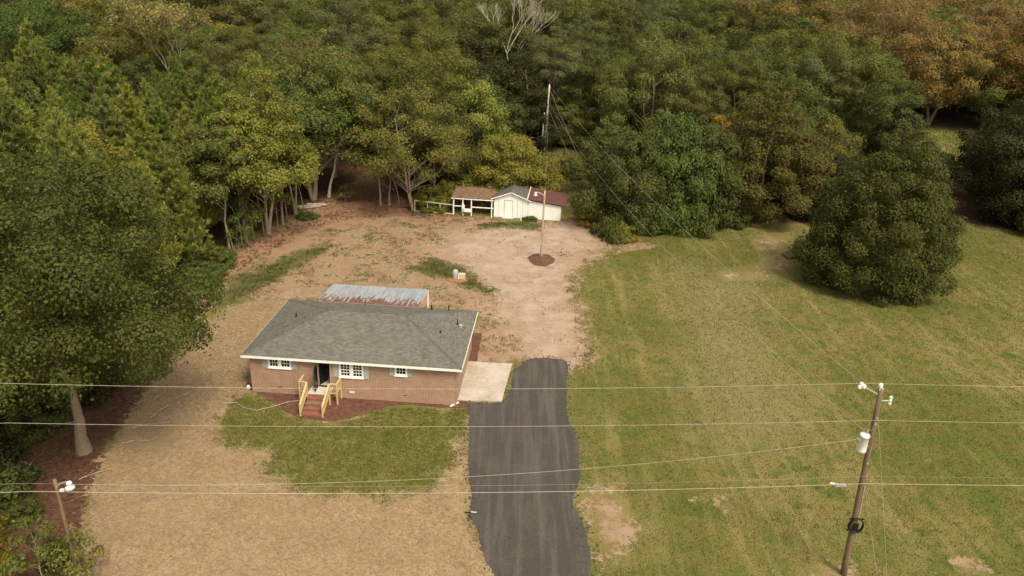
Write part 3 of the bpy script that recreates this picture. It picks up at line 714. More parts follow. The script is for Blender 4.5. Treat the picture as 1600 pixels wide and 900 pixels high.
# ---------------------------------------------------------------- fences
def fence(a, b, n, rails, name, label, mat, h):
    a, b = Vector((*a, 0)), Vector((*b, 0)); o = empty(name, a); tag(o, label, 'fence'); d = b-a
    for i in range(n):
        p = d*(i/(n-1)); q = (p.x + .05*math.sin(i*3), p.y, 0)
        MB().box(q[0]-.06, q[0]+.06, q[1]-.06, q[1]+.06, -.03, h+.05*math.sin(i*5)).build('post', mat, o)
    for z0, z1 in rails: MB().beam((0, -.08, z0), (d.x, d.y-.08, z1), .04, .13).build('rail', mat, o)
fence((-14.1, 104.0), (-8.7, 103.4), 4, ((1.68, 1.40), (.16, .12)), 'rail_fence', 'old two-rail fence from the tree trunk to the open shed bay', M['pole_bleached'], 1.55)
fence((8.6, 108.6), (11.2, 108.2), 3, ((.35, .35), (.75, .75), (1.15, 1.15)), 'board_fence', 'short white board fence in shade past the maroon lean-to', M['white'], 1.3)

# ---------------------------------------------------------------- poles
def lamp_head(parent, base, reach, side, mat):
    """curved arm and bell lamp"""
    x, y, z = base; arm = MB()
    arm.tube([(x, y, z), (x+side*reach*.35, y-.05, z+.28), (x+side*reach*.75, y-.08, z+.42), (x+side*reach, y-.1, z+.40)], [.035, .033, .03, .03], 8)
    arm.build('lamp_arm', mat, parent)
    h = MB(); h.lathe([(.06, .16), (.13, .12), (.15, .02), (.10, -.02), (.22, -.16), (.25, -.24), (.21, -.27), (.05, -.36)], (x+side*reach, y-.1, z+.30), 14); h.smooth = True
    h.build('lamp_head', M['porcelain'], parent)

def pole_mesh(pts, r0, r1, n=9):
    a, b = Vector(pts[0]), Vector(pts[1]); m = MB(); m.tube([a.lerp(b, i/n) for i in range(n+1)], [r0+(r1-r0)*i/n for i in range(n+1)], 12); m.smooth = True; return m

# the big roadside pole with transformer
up = empty('utility_pole', (20.05, 35.44, 0)); tag(up, 'tall leaning wooden utility pole with white transformer can and black cable coil', 'utility pole')
PT = Vector((-.52, 0, 12.45))
def on_pole(t): return PT*t
pole_mesh([(0, 0, -.3), PT], .19, .125).build('pole', M['pole'], up)
MB().lathe([(.13, 0), (.10, .04), (.01, .05)], PT, 10).build('pole_top', M['pole_pale'], up)
# transformer
tx = on_pole(.74)+Vector((-.50, -.22, -.55)); tr = MB(); tr.smooth = True
tr.lathe([(.22, 0), (.25, .03), (.255, .12), (.255, .95), (.27, .96), (.27, 1.02), (.24, 1.08), (.10, 1.12)], tx, 18); to = tr.build('transformer', M['porcelain'], up)
MB().beam(tx+Vector((.24, .1, .25)), tx+Vector((.42, .18, .25)), .08, .1).beam(tx+Vector((.24, .1, .85)), tx+Vector((.42, .18, .85)), .08, .1).build('bracket', M['galv'], to)
MB().lathe([(.03, 0), (.05, .05), (.03, .1), (.05, .15), (.03, .2), (.02, .28)], tx+Vector((.08, 0, 1.09)), 8).build('bushing', M['oldwood'], to)
for k in range(3): MB().tube([tx+Vector((-.25, -.1+.1*k, .78)), tx+Vector((-.33, -.12+.12*k, .78))], .025, 6).build('bushing', M['galv'], to)
# top insulators and brackets
i1 = PT+Vector((-1.05, -.05, .18))
MB().tube([on_pole(.965), i1+Vector((.1, 0, -.1))], .03, 6).build('bracket', M['galv'], up)
for dx, dz in ((-.05, .05), (.12, -.08), (-.12, -.1)):
    q = i1+Vector((dx, 0, dz)); MB().lathe([(.05, -.10), (.11, -.06), (.06, -.01), (.11, .03), (.06, .08), (.03, .12)], q, 10).build('insulator', M['porcelain'], up)
MB().lathe([(.03, -.25), (.035, -.05), (.11, -.02), (.07, .03), (.12, .07), (.08, .14), (.03, .17)], PT+Vector((-.12, -.1, .18)), 10).build('insulator', M['porcelain'], up)
q = PT+Vector((.10, 0, -.75)); m = MB(); m.tube([q, q+Vector((.42, -.05, .05))], .035, 8); m.build('bracket', M['galv'], up)
m = MB(); m.lathe([(.05, -.25), (.09, -.22), (.07, -.12), (.09, -.02), (.07, .08), (.09, .18), (.04, .25)], q+Vector((.50, -.05, .08)), 10); m.build('arrester', M['porcelain'], up)
for t in (.86, .83, .63): MB().box(-.05, .05, -.17, -.12, -.05, .05).build('bolt_plate', M['galv'], up, loc=on_pole(t))
MB().tube([on_pole(.96)+Vector((.1, -.12, 0)), on_pole(.80)+Vector((-.1, -.16, 0)), tx+Vector((.1, 0, 1.35))], .012, 5).build('jumper', M['wire_dark'], up)
# slack cable coil (lens-shaped frame of black cable)
cc = on_pole(.30)+Vector((0, -.26, 0)); co = MB(); co.smooth = True
ring = [cc+Vector((math.cos(a)*.40, 0, math.sin(a)*.48)) for a in [2*math.pi*k/28 for k in range(29)]]
for d in (0, .05, -.05): co.tube([p+Vector((0, d, 0)) for p in ring], .035, 6, False)
cob = co.build('cable_coil', M['black'], up)
MB().box(cc.x-.42, cc.x+.42, cc.y+.08, cc.y+.12, cc.z+.34, cc.z+.42).box(cc.x-.42, cc.x+.42, cc.y+.08, cc.y+.12, cc.z-.42, cc.z-.34).box(cc.x-.10, cc.x+.16, cc.y-.02, cc.y+.06, cc.z-.28, cc.z+.12).build('coil_bracket', M['black'], up)
MB().tube([on_pole(.30)+Vector((.10, -.15, .4)), on_pole(.42)+Vector((.14, -.15, 0)), on_pole(.52)+Vector((.10, -.16, 0))], .022, 6).build('riser', M['wire'], up)

# lamp pole in the yard
lp = empty('lamp_pole', (3.33, 87.08, 0)); tag(lp, 'slim pale yard light pole standing in a red mulch ring', 'lamp pole')
pole_mesh([(0, 0, -.2), (.06, 0, 8.35)], .13, .10).build('pole', M['pole_pale'], lp)
lamp_head(lp, (0, -.05, 7.75), 1.0, -1, M['galv'])
MB().box(-.22, .02, -.26, -.11, 1.75, 2.25).build('meter_box', M['tank'], lp)
MB().tube([(-.16, -.16, 0), (-.14, -.17, 1.75)], .035, 8).build('conduit', M['galv'], lp)
MB().tube([(.15, -.1, 0), (.12, -.12, 3.4)], .05, 8).build('conduit', M['pole_pale'], lp)
rg = sheet('mulch_ring', POLY['MULCH_POLE'], .05, M['mulch'], .12, .35, .06, 6, 'structure', .22); rg['label'] = 'red mulch ring round the yard light pole'

# pole beyond the shed, with a metal service mast beside it
bp = empty('utility_pole', (4.8, 136.8, float(terrain(0, 136.8)))); tag(bp, 'distant wooden power pole in the gap of trees behind the shed', 'utility pole')
pole_mesh([(0, 0, -.3), (.35, 0, 12.3)], .20, .15).build('pole', M['pole_bleached'], bp)
MB().lathe([(.03, 0), (.08, .05), (.05, .12), (.08, .18), (.03, .24)], (.35, 0, 12.3), 8).build('insulator', M['porcelain'], bp)
MB().tube([(-.5, -.1, -.3), (-.3, -.1, 7.6)], .12, 8).build('service_mast', M['white_old'], bp)

# street light by the road, bottom left
sl = empty('street_light', (-23.0, 32.35, 0)); tag(sl, 'old wooden pole with white street lamp above the bottom left shrubs', 'street light')
pole_mesh([(.0, 0, -.3), (-.12, 0, 7.0)], .11, .09).build('pole', M['pole'], sl)
lamp_head(sl, (-.05, -.05, 6.55), .75, 1, M['galv'])
MB().box(.10, .28, -.12, .02, 6.3, 6.42).build('control_box', M['porcelain'], sl)

# ---------------------------------------------------------------- wires
def wire(a, b, sag, r, mat, label, name='power_line'):
    a, b = Vector(a), Vector(b); n = 26; c = bpy.data.curves.new(name, 'CURVE'); mb = MB()
    mb.tube([a.lerp(b, i/n) - Vector((0, 0, 4*sag*(i/n)*(1-i/n))) for i in range(n+1)], r, 5)
    bpy.data.curves.remove(c)
    tag(mb.build(name, mat), label, 'wire', 'overhead wires')
U = Vector((20.05, 35.44, 0)); LD = Vector((-1, -.078, 0)); RD = Vector((1, .078, 0))
w1 = U+i1+Vector((0, 0, .1)); w2 = U+on_pole(.85)+Vector((0, -.15, 0)); w3 = U+on_pole(.525)+Vector((0, -.18, 0)); w4 = U+on_pole(.565)+Vector((0, -.18, 0))
for p, nm, r, mt, s in ((w1, 'topmost', .009, 'wire', .35), (w2, 'second', .009, 'wire', .3), (w4, 'thin third', .006, 'wire_dark', .4), (w3, 'lowest thick', .013, 'wire', .35)):
    wire(p, p+LD*44+Vector((0, 0, .05)), s, r, M[mt], f'{nm} overhead wire running left across the yard from the leaning pole')
    wire(p+LD*44+Vector((0, 0, .05)), p+LD*92, .5, r, M[mt], f'{nm} overhead wire leaving the picture past the street light')
    wire(p, p+RD*46, .35, r, M[mt], f'{nm} overhead wire running right from the leaning pole')
wire(U+tx+Vector((-.3, 0, .75)), (-22.95, 32.3, 6.75), 1.0, .009, M['wire'], 'slack service wire from the transformer to the street light')
BT = Vector((5.15, 136.8, float(terrain(0, 136.8))+12.3))
wire(w1+Vector((0, .1, -.05)), BT, 1.6, .010, M['wire'], 'upper wire crossing the field to the distant power pole')
wire(U+on_pole(.74)+Vector((0, .2, .2)), BT+Vector((0, 0, -3.0)), 2.6, .010, M['wire'], 'lower wire crossing the field to the distant power pole')
wire(BT+Vector((0, 0, -1.0)), (3.5, 87.1, 8.1), 1.2, .010, M['wire_dark'], 'thin wire from the distant pole to the yard light')
wire(BT+Vector((0, 0, -.5)), (11.5, 125.5, 1.2), .1, .016, M['wire_dark'], 'guy wire of the distant power pole', 'guy_wire')
wire(BT+Vector((0, 0, -4.0)), (10.0, 127.5, 1.2), .1, .016, M['wire_dark'], 'lower guy wire of the distant power pole', 'guy_wire')
wire(U+on_pole(.86)+Vector((.15, 0, 0)), (22.5, 35.2, 0), 0, .010, M['wire'], 'long guy wire from the upper leaning pole to the grass', 'guy_wire')
wire(U+on_pole(.52)+Vector((.13, 0, 0)), (21.9, 35.1, 0), 0, .010, M['wire'], 'short guy wire from the middle of the leaning pole', 'guy_wire')
sp = empty('splice_box', w3+LD*1.3+Vector((0, 0, -.02))); tag(sp, 'small grey splice box on the lowest wire beside the leaning pole', 'splice box')
MB().box(-.3, .3, -.07, .07, -.13, .0).build('housing', M['galv'], sp); MB().tube([(-.34, 0, .02), (-.6, 0, .05)], .05, 8).build('clamp', M['porcelain'], sp)

# ---------------------------------------------------------------- small things in the yard
wp = empty('well_pump', (-6.0, 79.3, 0)); tag(wp, 'grey well tank and tan pump box on red clay behind the house', 'well pump')
m = MB(); m.smooth = True; m.lathe([(.05, 0), (.30, .02), (.33, .15), (.33, .85), (.24, 1.05), (.08, 1.12)], (-.35, 0, .02), 16); m.build('tank', M['tank'], wp)
MB().box(.05, .75, -.25, .3, .02, .55).hexa([(.02, -.28, .55), (.78, -.28, .55), (.78, .33, .55), (.02, .33, .55), (.10, -.2, .66), (.70, -.2, .66), (.70, .25, .66), (.10, .25, .66)]).build('pump_box', M['tan'], wp)
MB().tube([(0, -.35, -.1), (0, -.35, .75), (.25, -.35, .8)], .045, 8).build('pipe', M['white'], wp)
mr = sheet('clay_mound', [(-7.3, 78.9), (-6.6, 78.2), (-5.6, 78.1), (-4.8, 78.8), (-4.9, 79.8), (-5.8, 80.3), (-6.9, 80.0)], .03, litter_mat('red_clay_mound', (.26, .125, .07), (.33, .18, .105), (.24, .12, .075)), .12, .35, .04, 8, 'structure', .10); mr['label'] = 'bare red clay round the well pump'
hp = []
for px_, py_ in ((-22.1, 51.4), (-21.2, 51.6), (-20.3, 50.9), (-19.2, 50.6), (-18.2, 51.2), (-17.2, 52.0), (-16.2, 52.3)): hp.append((px_, py_, .08))
tag(MB().tube(hp, .020, 6).build('garden_hose', M['hose']), 'pale garden hose lying across the mulch left of the steps', 'hose')
tag(MB().box(-.45, .45, -.06, .06, 0, .09).build('downspout_end', M['white'], loc=(-4.2, 52.55, .05), rot=(0, 0, R_(48))), 'loose white downspout piece at the right front corner of the house', 'downspout')
tag(MB().lathe([(.12, 0), (.16, .12), (.12, .25), (.03, .3)], (0, 0, 0), 9).build('white_bag', M['white_old'], loc=(-20.95, 53.9, .03)), 'small white lump at the left front corner of the house', 'bag')
ht = empty('fallen_shelter', (35.0, 91.0, 0), R_(20)); tag(ht, 'small fallen brown shelter beside the big cone-shaped tree', 'shelter')
MB().hexa([(-1.1, -.8, .1), (.9, -.8, .9), (.9, .9, .9), (-1.1, .9, .1), (-1.1, -.8, .18), (.9, -.8, .98), (.9, .9, .98), (-1.1, .9, .18)]).build('roof', simple('rotten_brown_boards', (.13, .075, .05), .9, .3, 3, .4), ht)
MB().box(.8, .88, -.75, .85, 0, .89).box(-.2, .79, .80, .86, 0, .4).build('wall', M['dark'], ht)
ab = empty('edging_strip', (-2.15, 39.3, .04)); tag(ab, 'torn black edging strip sticking out of the driveway edge', 'edging')
MB().beam((-.1, .1, 0), (.15, -.35, .12), .05, .06).beam((-.3, .25, .05), (.1, .2, .10), .04, .05).build('strip', M['black'], ab)
MB().beam((.05, .35, .02), (.45, .30, .05), .04, .03).build('splinter', M['white_old'], ab)

rng = np.random.default_rng(5)
def stick(name, label, cat, a, b, r, mat, bend=.15, group=None, twigs=0):
    a, b = Vector(a), Vector(b); m = MB(); L = (b-a).length
    pts = [a.lerp(b, t) + Vector((rng.normal()*bend*L*.2, rng.normal()*bend*L*.2, abs(rng.normal())*.03))*(0 if t in (0, 1) else 1) for t in (0, .25, .5, .75, 1)]
    m.tube(pts, [r, r*.92, r*.85, r*.75, r*.5], 7)
    for k in range(twigs):
        t = rng.integers(1, 4); d = Vector((rng.normal(), rng.normal(), abs(rng.normal())*.4)).normalized()*L*.3
        m.tube([pts[t], pts[t]+d*.6, pts[t]+d], [r*.5, r*.35, r*.15], 5)
    tag(m.build(name, mat), label, cat, group)
for i, (a, b, r) in enumerate((((-30.6, 103.6, .18), (-26.6, 105.0, .2), .20), ((-30.2, 103.0, .14), (-27.4, 104.1, .16), .15), ((-29.4, 104.3, .42), (-26.9, 104.9, .40), .13))):
    stick('log', ['thickest grey log of the pile under the trees', 'front grey log lying beside the log pile', 'thin log lying across the top of the log pile'][i], 'log', a, b, r, M['log'], .1, 'logs under the trees')
FB = [((-27.4, 47.6, .06), (-24.9, 48.6, .1), .05, 'long bare branch on the ground right of the big tree trunk'), ((-27.2, 45.7, .05), (-25.2, 46.2, .06), .045, 'pale straight branch on the straw edge below the big trunk'),
      ((-25.9, 51.9, .05), (-24.9, 53.4, .08), .06, 'short pale split branch under the right side of the big crown'), ((-27.6, 51.5, .06), (-27.2, 53.0, .2), .05, 'crooked branch leaning under the big crown'),
      ((-26.7, 48.9, .08), (-26.1, 50.8, .15), .06, 'forked branch lying between trunk and straw'), ((-34.6, 46.2, .06), (-31.2, 48.3, .12), .06, 'long branch on the dark leaf litter left of the big trunk'),
      ((-33.2, 50.2, .1), (-31.0, 51.6, .5), .05, 'thin branch propped in shade behind the big trunk'), ((-28.0, 41.4, .05), (-26.4, 42.6, .08), .035, 'thin branch lying near the street light'),
      ((-33.0, 43.0, .05), (-30.9, 42.2, .06), .04, 'grey branch lying on red litter at the picture edge')]
for a, b, r, lb in FB: stick('fallen_branch', lb, 'branch', a, b, r*.8, M['log'], .25, 'fallen branches', 2)

# ---------------------------------------------------------------- vegetation: generators
def unit(v): return v/np.maximum(np.linalg.norm(v, axis=-1, keepdims=True), 1e-9)

def leaf_faces(c, n, size, aspect=.62, rg=None, droop=None):
    """one diamond-shaped leaf (or leaf spray) per centre"""
    N_ = len(c); n = unit(n); r = unit(rg.normal(size=(N_, 3)))
    t = unit(np.cross(n, r)); b = np.cross(n, t); s = size[:, None]*.5
    mid = c + n*s*.18
    v = np.stack([c - t*s, mid + b*s*aspect, c + t*s, mid - b*s*aspect], 1).reshape(-1, 3)
    return v, np.arange(4*N_).reshape(N_, 4)

ENV = {'round': lambda u: np.sqrt(np.clip(1-(2*u-1)**2, 0, 1))**.7, 'ovoid': lambda u: np.sin(np.pi*np.clip(u, 0, 1)**.62)**.8,
       'cone': lambda u: np.clip(1.05-u, 0, 1)**.60*np.clip(u/.10+.62, 0, 1), 'pyramid': lambda u: np.clip(1.04-u, 0, 1)**.85*np.clip(u/.16+.35, 0, 1),
       'vase': lambda u: np.sin(np.pi*np.clip(.12+.80*u, 0, 1))**.6, 'umbrella': lambda u: np.clip(.35+u*1.6, 0, 1)*np.sqrt(np.clip(1-u**3, 0, 1)),
       'egg': lambda u: np.interp(u, [0, .1, .22, .45, .7, .88, 1.0], [.80, .97, 1.0, .88, .62, .36, .10]),
       'dome': lambda u: np.sqrt(np.clip(1-u**2, 0, 1))}

def broadleaf(seed, h, rx, base, env='round', nb=46, lpb=170, leaf=.34, br=.26, hollow=.45, trunk_r=None, stems=1, limb=.5, flat=.75, lean=0.0, drop=0.0, jut=.17, ttop=.80, cut=None, loose=.20):
    """trunk with limbs running to leaf clumps spread through the crown. Returns (wood MB, leaf verts, faces, var)"""
    rg = np.random.default_rng(seed); zb = h*base; H = h-zb; E_ = ENV[env]
    cand, pts = None, []
    for k in range(nb):
        best, bd = None, -1
        for _ in range(9):
            u = rg.random()**.85 if env not in ('cone', 'pyramid') else rg.random()**1.1
            a = rg.random()*2*np.pi; rr = rx*E_(np.array(u))*np.sqrt(hollow+(1-hollow)*rg.random())*(1+rg.normal()*jut)
            p = np.array([rr*np.cos(a), rr*np.sin(a), zb+u*H*.95])
            d = min([np.linalg.norm((p-q)*np.array([1, 1, .9])) for q in pts], default=9)
            if d > bd: best, bd = p, d
        pts.append(best)
    pts = np.array(pts); n = len(pts)
    rad = rx*br*rg.uniform(.60, 1.2, n)*np.clip(.45+.75*E_(np.clip((pts[:, 2]-zb)/H, 0, 1)), .4, 1.1)
    V, F_, A = [], [], []; off = 0
    for k in range(n):
        if rg.random() < drop or (cut and cut(pts[k])): continue
        m = int(3.3*lpb*(rad[k]/(rx*br))**2)+24
        out = unit(pts[k]-np.array([0, 0, zb+H*.40]))
        d = unit(rg.normal(size=(m, 3)) + out*.55 + np.array([0, 0, .45]))
        ln = rad[k]*(.50+.58*rg.random((m, 1))**.6)*(1+.45*(rg.random((m, 1)) < loose)); c = pts[k] + d*ln*np.array([1.08, 1.08, flat])
        nn = d*1.0 + np.array([0, 0, .35]) + rg.normal(size=(m, 3))*.46
        v, f = leaf_faces(c, nn, leaf*.86*rg.uniform(.65, 1.35, m), rg=rg)
        V.append(v); F_.append(f+off); off += len(v)
        A.append(np.clip(.45+(rg.random()-.5)*.35+rg.normal(size=m)*.2, 0, 1))
    w = MB(); w.smooth = True; tr = trunk_r or h*.018
    tops = []
    for s_ in range(stems):
        a = rg.random()*2*np.pi; o = Vector((math.cos(a), math.sin(a), 0))*(rx*.16*(stems > 1)); ln = Vector((lean*h, 0, 0)) if s_ == 0 else Vector((0, 0, 0))
        ps = [Vector((0, 0, -.25))]; 
        for i in range(1, 8):
            t = i/7; ps.append(Vector((rg.normal()*.02*h*t, rg.normal()*.02*h*t, t*h*ttop)) + o*(t**.6)*2.0 + ln*t)
        w.tube(ps, [tr*(1.35 if i == 0 else 1.0)*(1-.86*(i/7)) for i in range(8)], 8, False); tops.append(ps)
    for k in range(n):
        if rg.random() > limb: continue
        ps = tops[int(rg.integers(0, stems))]; p = Vector(pts[k]); hd = math.hypot(p.x, p.y)
        zs = min(max(h*.14, p.z - hd*rg.uniform(.55, 1.1)), h*ttop*.97); i = min(6.99, zs/(h*ttop)*7); i0 = int(i); a = ps[i0].lerp(ps[i0+1], i-i0)
        mid = a.lerp(p, .5) + Vector((0, 0, -hd*.06)) + Vector(rg.normal(size=3))*.05*hd
        r0 = tr*max(.12, .42*(1-zs/h))
        w.tube([a, a.lerp(mid, .5)+Vector((0, 0, hd*.02)), mid, p], [r0, r0*.8, r0*.55, r0*.18], 5, False)
    return w, np.concatenate(V), np.concatenate(F_), np.concatenate(A)

def pine(seed, h, r, base=.12, whorls=15, per=6, tuft=.55, nd=26, top=.85, flatten=0.0, needle=.42):
    """whorls of upswept branches ending in bottle-brush needle tufts"""
    rg = np.random.default_rng(seed); w = MB(); w.smooth = True; tr = h*.013
    w.tube([(0, 0, -.25), (rg.normal()*.1, rg.normal()*.1, h*.4), (rg.normal()*.1, rg.normal()*.1, h*.97)], [tr*1.2, tr*.8, tr*.12], 7, False)
    T_, D_ = [], []
    for i in range(whorls):
        u = (i+rg.random()*.5)/whorls; z = h*(base+(1-base)*u*.97)
        L = r*max(.10, (1-u)**top if not flatten else min(1, .45+u)*math.sqrt(max(.03, 1-u**3)))
        for k in range(per if u < .85 else 4):
            a = 2*math.pi*(k+rg.random()*.8)/per + i*1.3; l = L*rg.uniform(.7, 1.15); d = Vector((math.cos(a), math.sin(a), 0))
            p0 = Vector((0, 0, z)); p1 = p0 + d*l*.55 + Vector((0, 0, l*.10)); p2 = p0 + d*l + Vector((0, 0, l*.42))
            w.tube([p0, p1, p2], [tr*.30*(1-u*.6), tr*.2*(1-u*.6), .012], 4, False)
            nt = max(2, int(l/tuft*1.35))
            for j in range(nt):
                t = .30+.70*(j+1)/nt; q = (p0.lerp(p1, t/.55*1.0) if t < .55 else p1.lerp(p2, (t-.55)/.45))
                sd_ = Vector((-d.y, d.x, 0))*rg.normal()*l*.16; T_.append(q+sd_+Vector((0, 0, abs(rg.normal())*.10))); D_.append(unit(np.array(d*.55+sd_*.4)+np.array([0, 0, .9])+rg.normal(size=3)*.18))
    T_.append(Vector((0, 0, h))); D_.append(np.array([0, 0, 1.]))
    T_ = np.array([tuple(t) for t in T_]); D_ = np.array(D_); n = len(T_)
    m = nd; base_p = np.repeat(T_, m, 0); ax = np.repeat(D_, m, 0); N_ = n*m
    along = rg.uniform(-.5, .6, (N_, 1))*tuft; rd = unit(rg.normal(size=(N_, 3))); rd = unit(rd-ax*np.sum(rd*ax, 1, keepdims=True))
    dr = unit(rd*.75+ax*.75); c0 = base_p+ax*along; L = needle*rg.uniform(.7, 1.25, (N_, 1)); sd_ = unit(np.cross(dr, rg.normal(size=(N_, 3))))*needle*.10
    tip = c0+dr*L
    v = np.stack([c0-sd_, c0+sd_, tip+sd_*.5, tip-sd_*.5], 1).reshape(-1, 3)
    var = np.clip(.42+np.repeat(rg.normal(size=n)*.12, m)+rg.normal(size=N_)*.15, 0, .86)
    return w, v, np.arange(4*N_).reshape(N_, 4), var

def bare_tree(seed, h, spread, tr, depth=5, leafy=0, leaf=.25, up=.25):
    """leafless tree of forking limbs; leafy > 0 hangs a few leaves on the twigs"""
    rg = np.random.default_rng(seed); w = MB(); w.smooth = True; tips = []
    def grow(p, d, L, r, k):
        q1 = p + d*L*.5 + Vector(rg.normal(size=3))*L*.05; q2 = q1 + (d+Vector(rg.normal(size=3))*.12+Vector((0, 0, .05))).normalized()*L*.5
        w.tube([p, q1, q2], [r, r*.86, r*.7], 7 if k > 3 else 4, False)
        if k == 0: tips.append(q2); return
        for j in range(int(rg.integers(2, 4))):
            a = rg.random()*2*math.pi; s_ = Vector((math.cos(a), math.sin(a), rg.normal()*.25)); nd_ = (d*.75 + s_*spread*rg.uniform(.5, 1.1) + Vector((0, 0, up))).normalized()
            grow(q2 if j else q1.lerp(q2, .8), nd_, L*rg.uniform(.62, .85), r*rg.uniform(.52, .68), k-1)
    grow(Vector((0, 0, -.25)), Vector((.03, 0, 1)).normalized(), h*.30, tr, depth)
    if not leafy: return w, None, None, None
    c = np.array([tuple(t) for t in tips]); c = np.repeat(c, leafy, 0) + rg.normal(size=(len(c)*leafy, 3))*.45
    v, f = leaf_faces(c, rg.normal(size=c.shape)+np.array([0, 0, .8]), leaf*rg.uniform(.6, 1.4, len(c)), rg=rg)
    return w, v, f, np.clip(.5+rg.normal(size=len(c))*.22, 0, 1)

def proto(name, gen, bark='bark'):
    w, v, f, a = gen
    wm = w.mesh(name+'_wood'); wm.materials.append(M[bark])
    cm = None
    if v is not None:
        cm = np_mesh(name+'_leaves', v, f, a); cm.materials.append(M['leaf'])
    return wm, cm

ORD = ['first', 'second', 'third', 'fourth', 'fifth', 'sixth', 'seventh', 'eighth', 'ninth', 'tenth', 'eleventh', 'twelfth', 'thirteenth', 'fourteenth', 'fifteenth', 'sixteenth',
       'seventeenth', 'eighteenth', 'nineteenth', 'twentieth', 'twenty-first', 'twenty-second', 'twenty-third', 'twenty-fourth', 'twenty-fifth', 'twenty-sixth', 'twenty-seventh', 'twenty-eighth', 'twenty-ninth', 'thirtieth', 'thirty-first', 'thirty-second', 'thirty-third', 'thirty-fourth'] + ['thirty-%s' % q for q in ('fifth', 'sixth', 'seventh', 'eighth', 'ninth')] + ['fortieth'] + ['forty-%s' % q for q in ('first', 'second', 'third', 'fourth', 'fifth', 'sixth', 'seventh', 'eighth', 'ninth')]

def plant(name, pr, loc, label, cat, color, rz=0.0, s=1.0, sz=None, group=None, crown='crown', trunk='trunk'):
    x, y = loc[:2]; o = empty(name, (x, y, float(terrain(x, y))), rz); tag(o, label, cat, group); sz = sz or s
    for nm, me in ((trunk, pr[0]), (crown, pr[1])):
        if me is None: continue
        c = link(nm, me, None, o, scale=(s, s, sz))
        if nm == crown: c.color = (*color, 1)
    return o

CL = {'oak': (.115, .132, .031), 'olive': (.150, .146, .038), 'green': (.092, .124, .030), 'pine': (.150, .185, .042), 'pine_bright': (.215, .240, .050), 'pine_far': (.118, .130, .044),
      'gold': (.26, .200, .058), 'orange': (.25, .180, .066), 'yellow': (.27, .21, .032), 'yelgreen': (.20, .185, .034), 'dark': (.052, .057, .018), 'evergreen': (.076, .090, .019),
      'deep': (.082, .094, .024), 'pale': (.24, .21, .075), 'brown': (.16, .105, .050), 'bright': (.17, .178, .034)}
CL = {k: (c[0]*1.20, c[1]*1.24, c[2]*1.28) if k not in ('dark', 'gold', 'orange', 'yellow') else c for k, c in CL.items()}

# ---------------------------------------------------------------- the trees one can name
W_ = {}
def big(name, pr, loc, label, color, **k):
    W_[name+label] = loc[:2]
    NAMED.append((loc[0], loc[1], k.pop('clear', 4.0)))
    return plant(name, pr, loc, label, 'tree', CL[color] if isinstance(color, str) else color, **k)
NAMED = []
big('evergreen_oak', proto('evergreen_oak', broadleaf(11, 20.0, 7.3, .21, 'round', 130, 270, .25, .215, .55, .46, 1, 0.0, .85, jut=.16, loose=.10, ttop=.42, cut=lambda p: p[1] < 2.0 and p[2] < 10.2+p[1]*.35 and -6 < p[0] < 6), 'bark'), (-29.3, 44.6), 'huge dark evergreen tree with stout pale trunk beside the straw', 'evergreen', clear=9)
big('cone_tree', proto('cone_tree', broadleaf(12, 18.6, 6.9, .01, 'egg', 190, 165, .30, .175, .5, .35, 1, .1, .95, jut=.10, loose=.08, ttop=.6)), (41.6, 82.5), 'big solitary cone-shaped dark green tree standing in the right field', (.090, .104, .024), clear=9)
big('sweetgum', proto('sweetgum', broadleaf(13, 22.4, 6.6, .33, 'pyramid', 80, 150, .34, .22, .4, .24, 2, .6), 'bark_pale'), (-31.2, 92.2), 'tall pointed bright green tree with pale twin trunks at the clearing edge', 'bright', clear=5)
big('walnut_tree', proto('walnut_tree', broadleaf(14, 18.8, 6.4, .28, 'ovoid', 52, 95, .33, .21, .4, .19, 2, .95, jut=.2), 'bark_pale'), (-14.3, 104.3), 'open olive tree with pale forked trunk at the end of the rail fence', 'olive', clear=5)
big('bright_tree', proto('bright_tree', broadleaf(15, 17.0, 5.6, .2, 'ovoid', 44, 170, .36, .27), 'bark'), (-8.6, 124.5), 'bright yellow-green rounded tree behind the olive tree by the fence', 'pine_bright')
big('tall_oak', proto('tall_oak', broadleaf(16, 22.0, 7.0, .34, 'ovoid', 60, 160, .38, .25, .4, .36, 2, .9), 'bark_pale'), (-29.4, 108.0), 'tall oak with thick trunk behind the log pile', 'oak')
big('leaning_tree', proto('leaning_tree', broadleaf(17, 17.5, 6.0, .45, 'umbrella', 36, 150, .38, .26, .4, .22, 1, .9, lean=.18), 'deadwood'), (-27.6, 109.6), 'tree with bare pale limb leaning right over the dark path', 'green')
big('slim_tree', proto('slim_tree', broadleaf(18, 16.0, 3.2, .35, 'ovoid', 24, 130, .36, .34, .4, .16), 'bark_pale'), (-19.4, 106.3), 'slim tree with straight pale trunk left of the olive tree', 'olive', clear=2.5)
big('slim_tree', proto('slim_tree', broadleaf(19, 15.0, 3.0, .38, 'ovoid', 22, 130, .36, .34, .4, .15), 'bark_pale'), (-18.2, 106.9), 'second slim tree close beside the slim pale trunk', 'oak', clear=2.5)
big('dead_tree', proto('dead_tree', bare_tree(21, 27, .58, .21, 7, 0, up=.30), 'deadwood'), (-3.6, 168), 'dead leafless white tree standing above the woods', 'pale', clear=6, s=1.0)
big('sycamore', proto('sycamore', bare_tree(22, 25, .70, .20, 6, 26, .42, up=.22), 'bark_pale'), (-60.5, 140), 'half bare tree with pale spreading limbs above the pines', 'pale', clear=7)
big('thinning_tree', proto('thinning_tree', bare_tree(23, 21, .5, .3, 6, 9, .36, up=.30), 'bark_pale'), (-31.0, 112.5), 'thinning brown tree with fan of pale twigs behind the pointed green tree', 'brown', clear=4)
cedar = proto('cedar', broadleaf(24, 18.0, 6.4, .03, 'pyramid', 90, 120, .36, .2, .5, .25, 1, .2))
